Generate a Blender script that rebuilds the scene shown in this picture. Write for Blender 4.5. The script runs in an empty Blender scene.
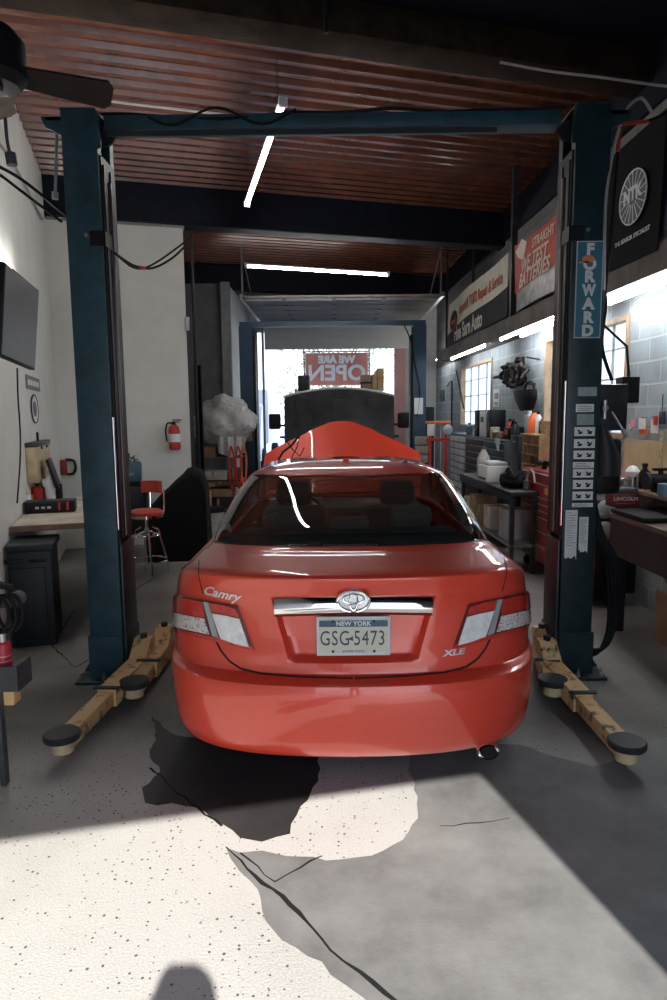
import bpy, bmesh, math, random
from mathutils import Vector, Matrix
from mathutils.bvhtree import BVHTree
from mathutils.geometry import tessellate_polygon
random.seed(7)
R = math.radians
PI = math.pi
scene = bpy.context.scene
COL = scene.collection
rnd = random.random
def U(a, b): return a + (b - a) * random.random()

# ---------------------------------------------------------------- camera
EYE = Vector((0, 0, 1.75))
F = 667.0
pit = math.atan(85 / 667.0)
fw = Vector((0, math.cos(pit), -math.sin(pit)))
up = Vector((0, math.sin(pit), math.cos(pit)))
rt = Vector((1, 0, 0))
rr = 0.010
rt2 = rt * math.cos(rr) - up * math.sin(rr)
up2 = up * math.cos(rr) + rt * math.sin(rr)
yaw = Matrix.Rotation(0.0035, 3, 'Z')
rt2, up2, fw = yaw @ rt2, yaw @ up2, yaw @ fw
cam = bpy.data.cameras.new('camera'); camo = bpy.data.objects.new('camera', cam); COL.objects.link(camo)
cam.sensor_fit = 'VERTICAL'; cam.sensor_height = 36; cam.sensor_width = 24; cam.lens = 24.0
cam.clip_start = 0.05; cam.clip_end = 300
M = Matrix((rt2, up2, -fw)).transposed().to_4x4(); M.translation = EYE
camo.matrix_world = M
scene.camera = camo

def ray(x, y): return (rt2 * (x - 333.5) - up2 * (y - 500) + fw * F).normalized()
def PD(x, y, D):
    r = ray(x, y); return EYE + r * (D / r.y)
def PZ(x, y, z=0.0):
    r = ray(x, y); return EYE + r * ((z - EYE.z) / r.z)
def PP(x, y, o, n):
    r = ray(x, y); return EYE + r * ((o - EYE).dot(n) / r.dot(n))

# ---------------------------------------------------------------- materials
MATS = {}
def mat(name, col, rough=0.6, metal=0.0, coat=0.0, noise=0.0, nscale=8.0, bump=0.0, bscale=60.0, emit=None, estr=0.0, trans=0.0, alpha=1.0, spec=0.5, col2=None, n2=0.5, coord='Object'):
    if name in MATS: return MATS[name]
    m = bpy.data.materials.new(name); m.use_nodes = True
    nt = m.node_tree; b = nt.nodes['Principled BSDF']
    b.inputs['Base Color'].default_value = (*col, 1); b.inputs['Roughness'].default_value = rough
    b.inputs['Metallic'].default_value = metal; b.inputs['Coat Weight'].default_value = coat
    b.inputs['Coat Roughness'].default_value = 0.04
    b.inputs['Specular IOR Level'].default_value = spec
    if trans: b.inputs['Transmission Weight'].default_value = trans
    if emit:
        b.inputs['Emission Color'].default_value = (*emit, 1); b.inputs['Emission Strength'].default_value = estr
    tc = None
    if noise or bump or col2:
        tc = nt.nodes.new('ShaderNodeTexCoord')
    if noise or col2:
        n = nt.nodes.new('ShaderNodeTexNoise'); n.inputs['Scale'].default_value = nscale; n.inputs['Detail'].default_value = 6; n.inputs['Roughness'].default_value = .65
        nt.links.new(tc.outputs[coord], n.inputs['Vector'])
        r = nt.nodes.new('ShaderNodeValToRGB')
        if col2:
            r.color_ramp.elements[0].position = n2 - .06; r.color_ramp.elements[1].position = n2 + .06
            r.color_ramp.elements[0].color = (*col, 1); r.color_ramp.elements[1].color = (*col2, 1)
        else:
            r.color_ramp.elements[0].position = .3; r.color_ramp.elements[1].position = .7
            r.color_ramp.elements[0].color = (*[c * (1 - noise) for c in col], 1)
            r.color_ramp.elements[1].color = (*[min(1, c * (1 + noise)) for c in col], 1)
        nt.links.new(n.outputs['Fac'], r.inputs['Fac']); nt.links.new(r.outputs['Color'], b.inputs['Base Color'])
    if bump:
        n = nt.nodes.new('ShaderNodeTexNoise'); n.inputs['Scale'].default_value = bscale; n.inputs['Detail'].default_value = 4
        nt.links.new(tc.outputs[coord], n.inputs['Vector'])
        bp = nt.nodes.new('ShaderNodeBump'); bp.inputs['Strength'].default_value = bump; bp.inputs['Distance'].default_value = .01
        nt.links.new(n.outputs['Fac'], bp.inputs['Height']); nt.links.new(bp.outputs['Normal'], b.inputs['Normal'])
    MATS[name] = m
    return m

def mat_glass(name, tint, rough=0.0, refl=1.0):
    if name in MATS: return MATS[name]
    m = bpy.data.materials.new(name); m.use_nodes = True; nt = m.node_tree
    nt.nodes.remove(nt.nodes['Principled BSDF']); out = nt.nodes['Material Output']
    t = nt.nodes.new('ShaderNodeBsdfTransparent'); t.inputs['Color'].default_value = (*tint, 1)
    g = nt.nodes.new('ShaderNodeBsdfGlossy'); g.inputs['Roughness'].default_value = rough
    lw = nt.nodes.new('ShaderNodeLayerWeight'); lw.inputs['Blend'].default_value = .5
    fr = nt.nodes.new('ShaderNodeMath'); fr.operation = 'POWER'; fr.inputs[1].default_value = 4.0; nt.links.new(lw.outputs['Facing'], fr.inputs[0])
    mu = nt.nodes.new('ShaderNodeMath'); mu.operation = 'MULTIPLY_ADD'; mu.inputs[1].default_value = .9 * refl; mu.inputs[2].default_value = .035 * refl
    mx = nt.nodes.new('ShaderNodeMixShader')
    nt.links.new(fr.outputs[0], mu.inputs[0]); nt.links.new(mu.outputs[0], mx.inputs[0])
    nt.links.new(t.outputs[0], mx.inputs[1]); nt.links.new(g.outputs[0], mx.inputs[2]); nt.links.new(mx.outputs[0], out.inputs['Surface'])
    MATS[name] = m; return m

def mat_block(name, c1, c2, mortar, sx=.4, sz=.2, msize=.012, rough=.75, bump=.4):
    m = bpy.data.materials.new(name); m.use_nodes = True; nt = m.node_tree; b = nt.nodes['Principled BSDF']
    tc = nt.nodes.new('ShaderNodeTexCoord'); sep = nt.nodes.new('ShaderNodeSeparateXYZ'); cmb = nt.nodes.new('ShaderNodeCombineXYZ')
    nt.links.new(tc.outputs['Object'], sep.inputs[0]); nt.links.new(sep.outputs['Y'], cmb.inputs['X']); nt.links.new(sep.outputs['Z'], cmb.inputs['Y'])
    br = nt.nodes.new('ShaderNodeTexBrick'); br.inputs['Scale'].default_value = 1
    br.inputs['Brick Width'].default_value = sx; br.inputs['Row Height'].default_value = sz; br.inputs['Mortar Size'].default_value = msize
    br.inputs['Mortar Smooth'].default_value = .3
    br.inputs['Color1'].default_value = (*c1, 1); br.inputs['Color2'].default_value = (*c2, 1); br.inputs['Mortar'].default_value = (*mortar, 1)
    nt.links.new(cmb.outputs[0], br.inputs['Vector'])
    n = nt.nodes.new('ShaderNodeTexNoise'); n.inputs['Scale'].default_value = 5; n.inputs['Detail'].default_value = 8
    nt.links.new(tc.outputs['Object'], n.inputs['Vector'])
    mx = nt.nodes.new('ShaderNodeMixRGB'); mx.blend_type = 'MULTIPLY'; mx.inputs[0].default_value = .5
    nt.links.new(br.outputs['Color'], mx.inputs[1]); nt.links.new(n.outputs['Fac'], mx.inputs[2])
    hs = nt.nodes.new('ShaderNodeBrightContrast'); hs.inputs['Bright'].default_value = .03
    nt.links.new(mx.outputs[0], hs.inputs[0]); nt.links.new(hs.outputs[0], b.inputs['Base Color'])
    bp = nt.nodes.new('ShaderNodeBump'); bp.inputs['Strength'].default_value = bump; bp.inputs['Distance'].default_value = .01; bp.invert = True
    nt.links.new(br.outputs['Fac'], bp.inputs['Height']); nt.links.new(bp.outputs['Normal'], b.inputs['Normal'])
    b.inputs['Roughness'].default_value = rough
    return m

# speckled floor
def mat_floor():
    m = bpy.data.materials.new('speckled_floor'); m.use_nodes = True; nt = m.node_tree; b = nt.nodes['Principled BSDF']
    tc = nt.nodes.new('ShaderNodeTexCoord')
    big = nt.nodes.new('ShaderNodeTexNoise'); big.inputs['Scale'].default_value = .9; big.inputs['Detail'].default_value = 7
    sp = nt.nodes.new('ShaderNodeTexVoronoi'); sp.inputs['Scale'].default_value = 42
    fine = nt.nodes.new('ShaderNodeTexNoise'); fine.inputs['Scale'].default_value = 120; fine.inputs['Detail'].default_value = 3
    for n in (big, sp, fine): nt.links.new(tc.outputs['Object'], n.inputs['Vector'])
    # random subset of voronoi dots
    wn = nt.nodes.new('ShaderNodeMath'); wn.operation = 'LESS_THAN'
    szr = nt.nodes.new('ShaderNodeSeparateColor'); nt.links.new(sp.outputs['Color'], szr.inputs[0])
    rad = nt.nodes.new('ShaderNodeMath'); rad.operation = 'MULTIPLY'; rad.inputs[1].default_value = .24
    nt.links.new(szr.outputs[0], rad.inputs[0])
    nt.links.new(sp.outputs['Distance'], wn.inputs[0]); nt.links.new(rad.outputs[0], wn.inputs[1])
    # dirt plus painted-in shade darken the floor towards the shop's inside (object Y)
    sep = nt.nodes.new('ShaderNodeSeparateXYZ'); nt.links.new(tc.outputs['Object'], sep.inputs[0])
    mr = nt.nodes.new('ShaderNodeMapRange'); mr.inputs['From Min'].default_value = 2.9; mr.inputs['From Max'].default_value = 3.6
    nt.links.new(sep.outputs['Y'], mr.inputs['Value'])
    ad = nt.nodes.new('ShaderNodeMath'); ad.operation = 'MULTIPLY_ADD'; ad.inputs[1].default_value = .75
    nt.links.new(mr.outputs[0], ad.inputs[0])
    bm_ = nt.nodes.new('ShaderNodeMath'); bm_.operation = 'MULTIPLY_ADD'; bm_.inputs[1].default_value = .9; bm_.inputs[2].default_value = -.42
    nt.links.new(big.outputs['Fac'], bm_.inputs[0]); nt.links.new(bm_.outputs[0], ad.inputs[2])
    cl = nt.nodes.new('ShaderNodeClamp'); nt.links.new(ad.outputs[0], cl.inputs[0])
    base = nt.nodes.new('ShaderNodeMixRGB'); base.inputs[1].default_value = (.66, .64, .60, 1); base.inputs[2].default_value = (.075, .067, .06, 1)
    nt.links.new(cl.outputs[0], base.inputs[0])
    f2 = nt.nodes.new('ShaderNodeMixRGB'); f2.blend_type = 'OVERLAY'; f2.inputs[0].default_value = .45
    nt.links.new(base.outputs[0], f2.inputs[1]); nt.links.new(fine.outputs['Fac'], f2.inputs[2])
    dk = nt.nodes.new('ShaderNodeMixRGB'); dk.inputs[2].default_value = (.05, .045, .04, 1)
    wf = nt.nodes.new('ShaderNodeMath'); wf.operation = 'MULTIPLY'; wf.inputs[1].default_value = .85
    nt.links.new(wn.outputs[0], wf.inputs[0]); nt.links.new(wf.outputs[0], dk.inputs[0]); nt.links.new(f2.outputs[0], dk.inputs[1])
    nt.links.new(dk.outputs[0], b.inputs['Base Color'])
    b.inputs['Roughness'].default_value = .55
    bp = nt.nodes.new('ShaderNodeBump'); bp.inputs['Strength'].default_value = .25; bp.inputs['Distance'].default_value = .01
    nt.links.new(fine.outputs['Fac'], bp.inputs['Height']); nt.links.new(bp.outputs['Normal'], b.inputs['Normal'])
    return m

white_paint = mat('white_wall_paint', (.72, .73, .69), .7, noise=.06, nscale=2.5, bump=.05)
navy_paint = mat('navy_steel_paint', (.006, .008, .016), .7, spec=.2, noise=.3)
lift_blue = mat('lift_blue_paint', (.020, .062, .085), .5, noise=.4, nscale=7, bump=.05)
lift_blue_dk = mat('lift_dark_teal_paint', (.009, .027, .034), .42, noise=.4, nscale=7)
brown_deck = mat('brown_deck_paint', (.14, .046, .026), .27, noise=.35, nscale=3, spec=.8)
black_pl = mat('black_plastic', (.006, .006, .008), .5, noise=.3, spec=.3)
black_rub = mat('black_rubber', (.005, .005, .006), .7, spec=.25)
black_cloth = mat('black_cloth', (.006, .006, .008), .9, spec=.2, bump=.3, bscale=25)
dark_steel = mat('dark_steel', (.045, .045, .05), .4, metal=.6, noise=.4)
steel = mat('bare_steel', (.35, .35, .36), .35, metal=.9, noise=.25)
chrome = mat('chrome', (.85, .85, .86), .06, metal=1.0)
grey_paint = mat('grey_paint', (.16, .165, .17), .5, noise=.2)
mid_grey = mat('mid_grey_plastic', (.07, .075, .085), .5, noise=.2)
char_pl = mat('charcoal_plastic', (.014, .017, .020), .5, spec=.35, noise=.25)
silver = mat('silver_paint', (.45, .46, .47), .4, metal=.3, noise=.1)
white_pl = mat('white_plastic', (.75, .76, .76), .45)
dirty_white = mat('dirty_white', (.5, .48, .44), .6, noise=.25)
red_pl = mat('red_plastic', (.5, .03, .025), .4)
red_tool = mat('red_tool_paint', (.26, .022, .018), .35, noise=.2, coat=.3)
red_vinyl = mat('red_vinyl', (.42, .045, .03), .45)
yellow_arm = mat('cream_arm_paint', (.78, .52, .25), .5, col2=(.09, .055, .03), nscale=13, n2=.585)
orange = mat('orange_plastic', (.8, .16, .05), .5)
wood = mat('pale_wood', (.42, .27, .14), .6, noise=.35, nscale=6)
wood_dk = mat('dark_wood', (.030, .020, .014), .8, noise=.5, nscale=5, bump=.3, spec=.15)
wood_gr = mat('weathered_wood', (.20, .14, .10), .7, noise=.5, nscale=9)
cardboard = mat('cardboard', (.33, .21, .12), .8, noise=.15)
concrete = mat('raw_concrete', (.13, .13, .135), .85, noise=.25, nscale=3, bump=.2)
ledge_gr = mat('ledge_plaster', (.13, .115, .105), .8, noise=.35, nscale=4)
paper = mat('paper', (.72, .72, .68), .7)
sticker = mat('sticker_white', (.80, .82, .80), .5, noise=.1, nscale=40)
ink = mat('ink_black', (.012, .012, .014), .6)
blue_sign = mat('sign_blue', (.035, .15, .22), .5)
teal = mat('teal_plastic', (.045, .11, .14), .5)
tube_em = mat('lit_tube', (1, 1, 1), .5, emit=(1.0, .97, .93), estr=40.0)
foam = mat('tarp_silver', (.52, .51, .50), .35, metal=.2, noise=.2, nscale=12, bump=.9, bscale=9)
window_em = None
tube_em2 = mat('lit_tube_old', (1, 1, 1), .5, emit=(.97, .98, 1.0), estr=22.0)
badge_m = mat('badge_silver', (.80, .80, .80), .3, metal=.5)

# ---------------------------------------------------------------- mesh builder
class MB:
    def __init__(s): s.v = []; s.f = []; s.m = []; s.sm = []
    def add(s, vs, fs, mi=0, smooth=False):
        o = len(s.v); s.v += [Vector(v) for v in vs]
        for f in fs: s.f.append([i + o for i in f]); s.m.append(mi); s.sm.append(smooth)
        return s
    def box(s, x0, x1, y0, y1, z0, z1, mi=0, T=None, bev=0.0):
        if x0 > x1: x0, x1 = x1, x0
        if y0 > y1: y0, y1 = y1, y0
        if z0 > z1: z0, z1 = z1, z0
        if bev <= 0:
            vs = [Vector((x, y, z)) for z in (z0, z1) for y in (y0, y1) for x in (x0, x1)]
            fs = [(0, 2, 3, 1), (4, 5, 7, 6), (0, 1, 5, 4), (2, 6, 7, 3), (0, 4, 6, 2), (1, 3, 7, 5)]
            if T is not None: vs = [T @ v for v in vs]
            return s.add(vs, fs, mi)
        bm = bmesh.new(); bmesh.ops.create_cube(bm, size=1)
        for v in bm.verts: v.co = Vector(((x0 + x1) / 2 + v.co.x * (x1 - x0), (y0 + y1) / 2 + v.co.y * (y1 - y0), (z0 + z1) / 2 + v.co.z * (z1 - z0)))
        bmesh.ops.bevel(bm, geom=bm.edges[:], offset=min(bev, .49 * min(x1 - x0, y1 - y0, z1 - z0)), segments=2, profile=.5, affect='EDGES')
        bm.verts.index_update()
        vs = [(T @ v.co if T is not None else v.co.copy()) for v in bm.verts]
        s.add(vs, [[v.index for v in f.verts] for f in bm.faces], mi); bm.free(); return s
    def cyl(s, p0, p1, r0, r1=None, n=16, mi=0, cap=True, smooth=True):
        p0, p1 = Vector(p0), Vector(p1); r1 = r0 if r1 is None else r1
        d = (p1 - p0).normalized(); a = d.orthogonal().normalized(); b = d.cross(a)
        vs = []
        for p, r in ((p0, r0), (p1, r1)):
            for i in range(n):
                t = 2 * PI * i / n; vs.append(p + a * r * math.cos(t) + b * r * math.sin(t))
        s.add(vs, [(i, (i + 1) % n, n + (i + 1) % n, n + i) for i in range(n)], mi, smooth)
        if cap:
            s.add(vs, [list(range(n))[::-1], list(range(n, 2 * n))], mi)
        return s
    def tube(s, pts, r, n=8, mi=0, closed=False):
        pts = [Vector(p) for p in pts]; k = len(pts); vs = []; a = None
        for i, p in enumerate(pts):
            if closed: d = pts[(i + 1) % k] - pts[i - 1]
            else: d = pts[min(i + 1, k - 1)] - pts[max(i - 1, 0)]
            d.normalize()
            if a is None: a = d.orthogonal().normalized()
            else:
                a = (a - d * a.dot(d))
                a = a.normalized() if a.length > 1e-6 else d.orthogonal().normalized()
            b = d.cross(a); rr_ = r[i] if isinstance(r, (list, tuple)) else r
            for j in range(n):
                t = 2 * PI * j / n; vs.append(p + a * rr_ * math.cos(t) + b * rr_ * math.sin(t))
        fs = []
        for i in range(k if closed else k - 1):
            i2 = (i + 1) % k
            for j in range(n): fs.append((i * n + j, i * n + (j + 1) % n, i2 * n + (j + 1) % n, i2 * n + j))
        s.add(vs, fs, mi, True)
        if not closed: s.add(vs, [list(range(n))[::-1], [(k - 1) * n + j for j in range(n)]], mi)
        return s
    def lathe(s, prof, o=(0, 0, 0), ax='Z', n=20, mi=0, T=None):
        o = Vector(o); vs = []
        for r, h in prof:
            for i in range(n):
                t = 2 * PI * i / n; c, q = r * math.cos(t), r * math.sin(t)
                v = Vector((c, q, h)) if ax == 'Z' else (Vector((c, h, q)) if ax == 'Y' else Vector((h, c, q)))
                v = v + o; vs.append(T @ v if T is not None else v)
        k = len(prof); fs = []
        for a in range(k - 1):
            for i in range(n): fs.append((a * n + i, a * n + (i + 1) % n, (a + 1) * n + (i + 1) % n, (a + 1) * n + i))
        s.add(vs, fs, mi, True)
        s.add(vs, [list(range(n))[::-1], list(range((k - 1) * n, k * n))], mi)
        return s
    def prism(s, poly, vec, mi=0):
        """poly: list of 3D points (planar), extruded along vec"""
        poly = [Vector(p) for p in poly]; vec = Vector(vec); n = len(poly)
        vs = poly + [p + vec for p in poly]
        tri = tessellate_polygon([poly])
        s.add(vs, [list(t) for t in tri] + [[i + n for i in t][::-1] for t in tri], mi)
        s.add(vs, [(i, (i + 1) % n, n + (i + 1) % n, n + i) for i in range(n)], mi)
        return s
    def grid(s, rows, mi=0, smooth=True, flip=False):
        a = len(rows); b = len(rows[0]); vs = [p for r_ in rows for p in r_]; fs = []
        for i in range(a - 1):
            for j in range(b - 1):
                q = (i * b + j, i * b + j + 1, (i + 1) * b + j + 1, (i + 1) * b + j); fs.append(q[::-1] if flip else q)
        return s.add(vs, fs, mi, smooth)
    def sheet(s, rows, th, mi=0, smooth=True):
        """a curved sheet with real thickness th (list of rows of points)"""
        a = len(rows); b = len(rows[0]); rows = [[Vector(p) for p in r_] for r_ in rows]
        nr = []
        for i in range(a):
            q = []
            for j in range(b):
                du = rows[i][min(j + 1, b - 1)] - rows[i][max(j - 1, 0)]; dv = rows[min(i + 1, a - 1)][j] - rows[max(i - 1, 0)][j]
                nn = du.cross(dv); q.append(nn.normalized() if nn.length > 1e-9 else Vector((0, 0, 1)))
            nr.append(q)
        back = [[rows[i][j] + nr[i][j] * th for j in range(b)] for i in range(a)]
        s.grid(rows, mi, smooth, True); s.grid(back, mi, smooth, False)
        o = [(0, j) for j in range(b)] + [(i, b - 1) for i in range(1, a)] + [(a - 1, j) for j in range(b - 2, -1, -1)] + [(i, 0) for i in range(a - 2, 0, -1)]
        n = len(o); vs = [rows[i][j] for i, j in o] + [back[i][j] for i, j in o]
        s.add(vs, [(i, (i + 1) % n, n + (i + 1) % n, n + i) for i in range(n)], mi)
        return s
    def build(s, name, m, parent=None, T=None, recalc=True):
        me = bpy.data.meshes.new(name)
        vs = [(T @ v) if T is not None else v for v in s.v]
        me.from_pydata([tuple(v) for v in vs], [], s.f)
        ms = m if isinstance(m, (list, tuple)) else [m]
        for q in ms: me.materials.append(q)
        me.polygons.foreach_set('material_index', s.m); me.polygons.foreach_set('use_smooth', s.sm)
        me.update()
        if recalc:
            bm = bmesh.new(); bm.from_mesh(me)
            bmesh.ops.remove_doubles(bm, verts=bm.verts, dist=1e-5)
            bmesh.ops.recalc_face_normals(bm, faces=bm.faces); bm.to_mesh(me); bm.free()
            try: me.set_sharp_from_angle(angle=R(38))
            except Exception: pass
        o = bpy.data.objects.new(name, me); COL.objects.link(o)
        if parent is not None: o.parent = parent
        return o

def thing(name, label, cat, loc=(0, 0, 0), rz=0.0, group=None):
    o = bpy.data.objects.new(name, None); COL.objects.link(o); o.empty_display_size = .1
    o.location = loc; o.rotation_euler = (0, 0, rz); o['label'] = label; o['category'] = cat
    if group: o['group'] = group
    return o
def tag(o, label, cat, group=None, kind=None, loc=None, rz=None):
    o['label'] = label; o['category'] = cat
    if group: o['group'] = group
    if kind: o['kind'] = kind
    if loc is not None: o.location = loc
    if rz is not None: o.rotation_euler = (0, 0, rz)
    return o
def struct(name, mb, m, loc=(0, 0, 0), rz=0, parent=None):
    o = mb.build(name, m, parent); o.location = loc; o.rotation_euler = (0, 0, rz)
    if parent is None: o['kind'] = 'structure'
    return o
def dup(root, label=None, loc=None, rz=None, group=None):
    c = root.copy(); COL.objects.link(c)
    for ch in list(root.children):
        k = ch.copy(); COL.objects.link(k); k.parent = c
        for g in list(ch.children):
            h = g.copy(); COL.objects.link(h); h.parent = k
    if label: c['label'] = label
    if loc is not None: c.location = loc
    if rz is not None: c.rotation_euler = (0, 0, rz)
    if group: c['group'] = group
    return c

def text_mesh(txt, size=1.0, ext=0.0, shear=0.0, bold=0.0, sx=1.0, align='CENTER', space=1.0):
    """returns (verts, faces) in the XY plane, centred"""
    cu = bpy.data.curves.new('t', 'FONT'); cu.body = txt; cu.size = size; cu.align_x = align; cu.align_y = 'CENTER'
    cu.shear = shear; cu.offset = bold; cu.extrude = ext; cu.space_character = space; cu.resolution_u = 3
    o = bpy.data.objects.new('t', cu); COL.objects.link(o)
    dg = bpy.context.evaluated_depsgraph_get(); dg.update()
    me = bpy.data.meshes.new_from_object(o.evaluated_get(dg))
    vs = [Vector((v.co.x * sx, v.co.y, v.co.z)) for v in me.vertices]; fs = [list(p.vertices) for p in me.polygons]
    bpy.data.objects.remove(o); bpy.data.curves.remove(cu); bpy.data.meshes.remove(me)
    return vs, fs
def put_text(mb, txt, T, size, ext=.001, mi=0, **k):
    """T maps text XY (z towards the reader) into the target space"""
    vs, fs = text_mesh(txt, size, ext, **k); mb.add([T @ v for v in vs], fs, mi); return mb
def frame(o, x, y):
    """matrix with axes x (reading direction), y (up), z = towards reader"""
    x = Vector(x).normalized(); y = Vector(y); y = (y - x * y.dot(x)).normalized(); z = x.cross(y)
    m = Matrix((x, y, z)).transposed().to_4x4(); m.translation = Vector(o); return m
# ================================================================ THE SETTING
TH = R(16.3)
C0 = Vector((-3.64, 8.80, 0))
e1 = Vector((math.cos(TH), math.sin(TH), 0)); e2 = Vector((-math.sin(TH), math.cos(TH), 0))
def B(u, v, z=0): return C0 + e1 * u + e2 * v + Vector((0, 0, z))
RWA = math.atan(.0375)
RWO = Vector((3.0, 0, 0))
rx_ = Vector((math.cos(RWA), math.sin(RWA), 0)); ry_ = Vector((-math.sin(RWA), math.cos(RWA), 0))
def RW(x, y, z=0): return RWO + rx_ * x + ry_ * y + Vector((0, 0, z))
def RWP(px, py, off=0.0):
    """pixel -> (y along the right wall, z) on the plane off metres into the room"""
    p = PP(px, py, RW(-off, 0), rx_) - RWO
    return p.dot(ry_), p.z

# floor
fm = mat_floor()
struct('floor', MB().box(-7, 5, -8, 16.2, -.2, 0), fm)
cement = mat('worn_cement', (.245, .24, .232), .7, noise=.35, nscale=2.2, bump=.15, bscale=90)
cement_dk = mat('shaded_cement', (.045, .042, .042), .5, noise=.3, nscale=3)  # same cement, darkened: the shade over the left patch is in its colour
def jag(pts, amp=.014, n=6, closed=True):
    out = []; k = len(pts)
    for i in range(k if closed else k - 1):
        a, b = pts[i], pts[(i + 1) % k]; L = (b - a).length; m_ = max(1, int(L / .05))
        nrm = Vector((-(b - a).y, (b - a).x, 0)).normalized()
        for j in range(m_): out.append(a.lerp(b, j / m_) + (nrm * U(-amp, amp) if j else Vector((0, 0, 0))))
    if not closed: out.append(pts[-1])
    return out
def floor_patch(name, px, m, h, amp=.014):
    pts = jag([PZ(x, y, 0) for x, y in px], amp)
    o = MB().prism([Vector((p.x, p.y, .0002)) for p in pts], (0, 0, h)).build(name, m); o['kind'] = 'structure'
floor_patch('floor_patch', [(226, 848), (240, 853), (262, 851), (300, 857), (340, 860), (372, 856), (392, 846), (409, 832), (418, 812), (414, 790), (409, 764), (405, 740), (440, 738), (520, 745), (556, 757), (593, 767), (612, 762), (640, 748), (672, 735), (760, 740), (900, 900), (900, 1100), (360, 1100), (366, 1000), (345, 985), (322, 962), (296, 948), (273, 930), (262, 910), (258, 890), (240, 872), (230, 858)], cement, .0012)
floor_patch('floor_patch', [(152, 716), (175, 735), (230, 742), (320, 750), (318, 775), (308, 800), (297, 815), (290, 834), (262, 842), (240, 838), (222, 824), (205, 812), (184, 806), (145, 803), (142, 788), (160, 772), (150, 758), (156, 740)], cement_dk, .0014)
crk = mat('floor_crack', (.012, .011, .010), .9)
def crack(px, w):
    pts = jag([PZ(x, y, .0016) for x, y in px], .008, closed=False)
    mb = MB(); L = []; Rr = []
    for i, p in enumerate(pts):
        d = (pts[min(i + 1, len(pts) - 1)] - pts[max(i - 1, 0)]).normalized(); n_ = Vector((-d.y, d.x, 0)); ww = w * U(.3, 1.2)
        L.append(p + n_ * ww); Rr.append(p - n_ * ww)
    mb.grid([L, Rr], smooth=False)
    mb.grid([[q + Vector((0, 0, .0008)) for q in L], [q + Vector((0, 0, .0008)) for q in Rr]], smooth=False)
    o = mb.build('floor_crack', crk); o['kind'] = 'structure'
crack([(226, 847), (255, 876), (290, 905), (330, 950), (360, 972), (398, 1003)], .008)
crack([(240, 853), (275, 882), (300, 868), (322, 856)], .004)
crack([(150, 768), (190, 803), (222, 826)], .006)
crack([(75, 610), (52, 645), (75, 668), (92, 658)], .006)
crack([(128, 598), (140, 586), (158, 577)], .010)
crack([(440, 826), (480, 823), (510, 818)], .003)

# left wall + partition (building frame)
struct('wall_left', MB().box(-.15, 0, -10.6, 6.9, 0, 4.8), white_paint, C0, TH)
struct('wall_left_partition', MB().box(0, 1.70, 0, .14, 0, 4.24), white_paint, C0, TH)
struct('trim_1', MB().box(-.0, 1.72, -.012, .15, 4.24, 4.262), steel, C0, TH)
# conduit run down the left wall
def wlp(px, py): return PP(px, py, B(.02, 0), e1)
cd = MB(); cd.tube([wlp(-20, 118), wlp(12, 160), wlp(42, 219)] , .012); cd.tube([B(.02, -.03, 4.27), B(1.72, -.03, 4.27)], .012)
struct('trim_2', cd, steel)

# front wall with the roller door opening the sun comes through
fwl = MB().box(0, 3.2, 0, .15, 0, 5.2).box(-4.2, -2.75, 0, .15, 0, 5.2).box(-2.75, 0, 0, .15, 2.90, 5.2)
struct('wall_front', fwl, concrete, (1.752, -.713, 0), R(13.1))

# right wall
blk = mat_block('painted_block', (.36, .42, .45), (.29, .35, .39), (.46, .53, .55))
blk2 = mat_block('raw_block', (.20, .195, .19), (.16, .155, .15), (.11, .105, .10))
wr = MB(); WT = .2
wins = [(6.38, 7.30, 1.50, 2.66), (7.70, 8.62, 1.50, 2.68), (11.1, 13.35, 1.50, 2.66)]
prev = -3.0
for (a, b, z0, z1) in wins:
    wr.box(0, WT, prev, a, 0, 2.8); wr.box(0, WT, a, b, 0, z0); wr.box(0, WT, a, b, z1, 2.8); prev = b
wr.box(0, WT, prev, 17.5, 0, 2.8)
struct('wall_right', wr, blk, RWO, RWA)
struct('wall_right_upper', MB().box(0, WT, -3, 17.5, 2.8, 4.33), blk2, RWO, RWA)
struct('trim_3', MB().box(-.04, WT, -3, 17.5, 4.33, 4.8), navy_paint, RWO, RWA)
# windows
mw = bpy.data.materials.new('frosted_pane'); mw.use_nodes = True; nt = mw.node_tree; nt.nodes.remove(nt.nodes['Principled BSDF'])
t_ = nt.nodes.new('ShaderNodeBsdfTranslucent'); t_.inputs[0].default_value = (.9, .93, .95, 1)
tr = nt.nodes.new('ShaderNodeBsdfTransparent'); tr.inputs[0].default_value = (.9, .95, 1, 1)
mx = nt.nodes.new('ShaderNodeMixShader'); mx.inputs[0].default_value = .6
nt.links.new(t_.outputs[0], mx.inputs[2]); nt.links.new(tr.outputs[0], mx.inputs[1]); nt.links.new(mx.outputs[0], nt.nodes['Material Output'].inputs[0])
wframe = mat('window_wood', (.42, .30, .19), .6, noise=.2); wmun = mat('window_muntin', (.32, .36, .38), .5)
for i, (a, b, z0, z1) in enumerate(wins):
    f = MB(); t = .05
    f.box(-.02, .12, a, a + t, z0, z1).box(-.02, .12, b - t, b, z0, z1).box(-.02, .12, a + t, b - t, z0, z0 + t).box(-.02, .12, a + t, b - t, z1 - t, z1)
    w = struct('window_%d' % (i + 1), f, wframe, RWO, RWA)
    g = MB(); g.box(.07, .075, a + t, b - t, z0 + t, z1 - t); g.build('pane', mw, w)
    q = MB(); nc = 4 if b - a > 2 else 2
    for k in range(1, nc): yy = a + (b - a) * k / nc; q.box(.045, .07, yy - .008, yy + .008, z0 + t, z1 - t)
    for k in range(1, 4): zz = z0 + (z1 - z0) * k / 4; q.box(.05, .069, a + t, b - t, zz - .008, zz + .008)
    q.build('muntins', wmun, w)
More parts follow.
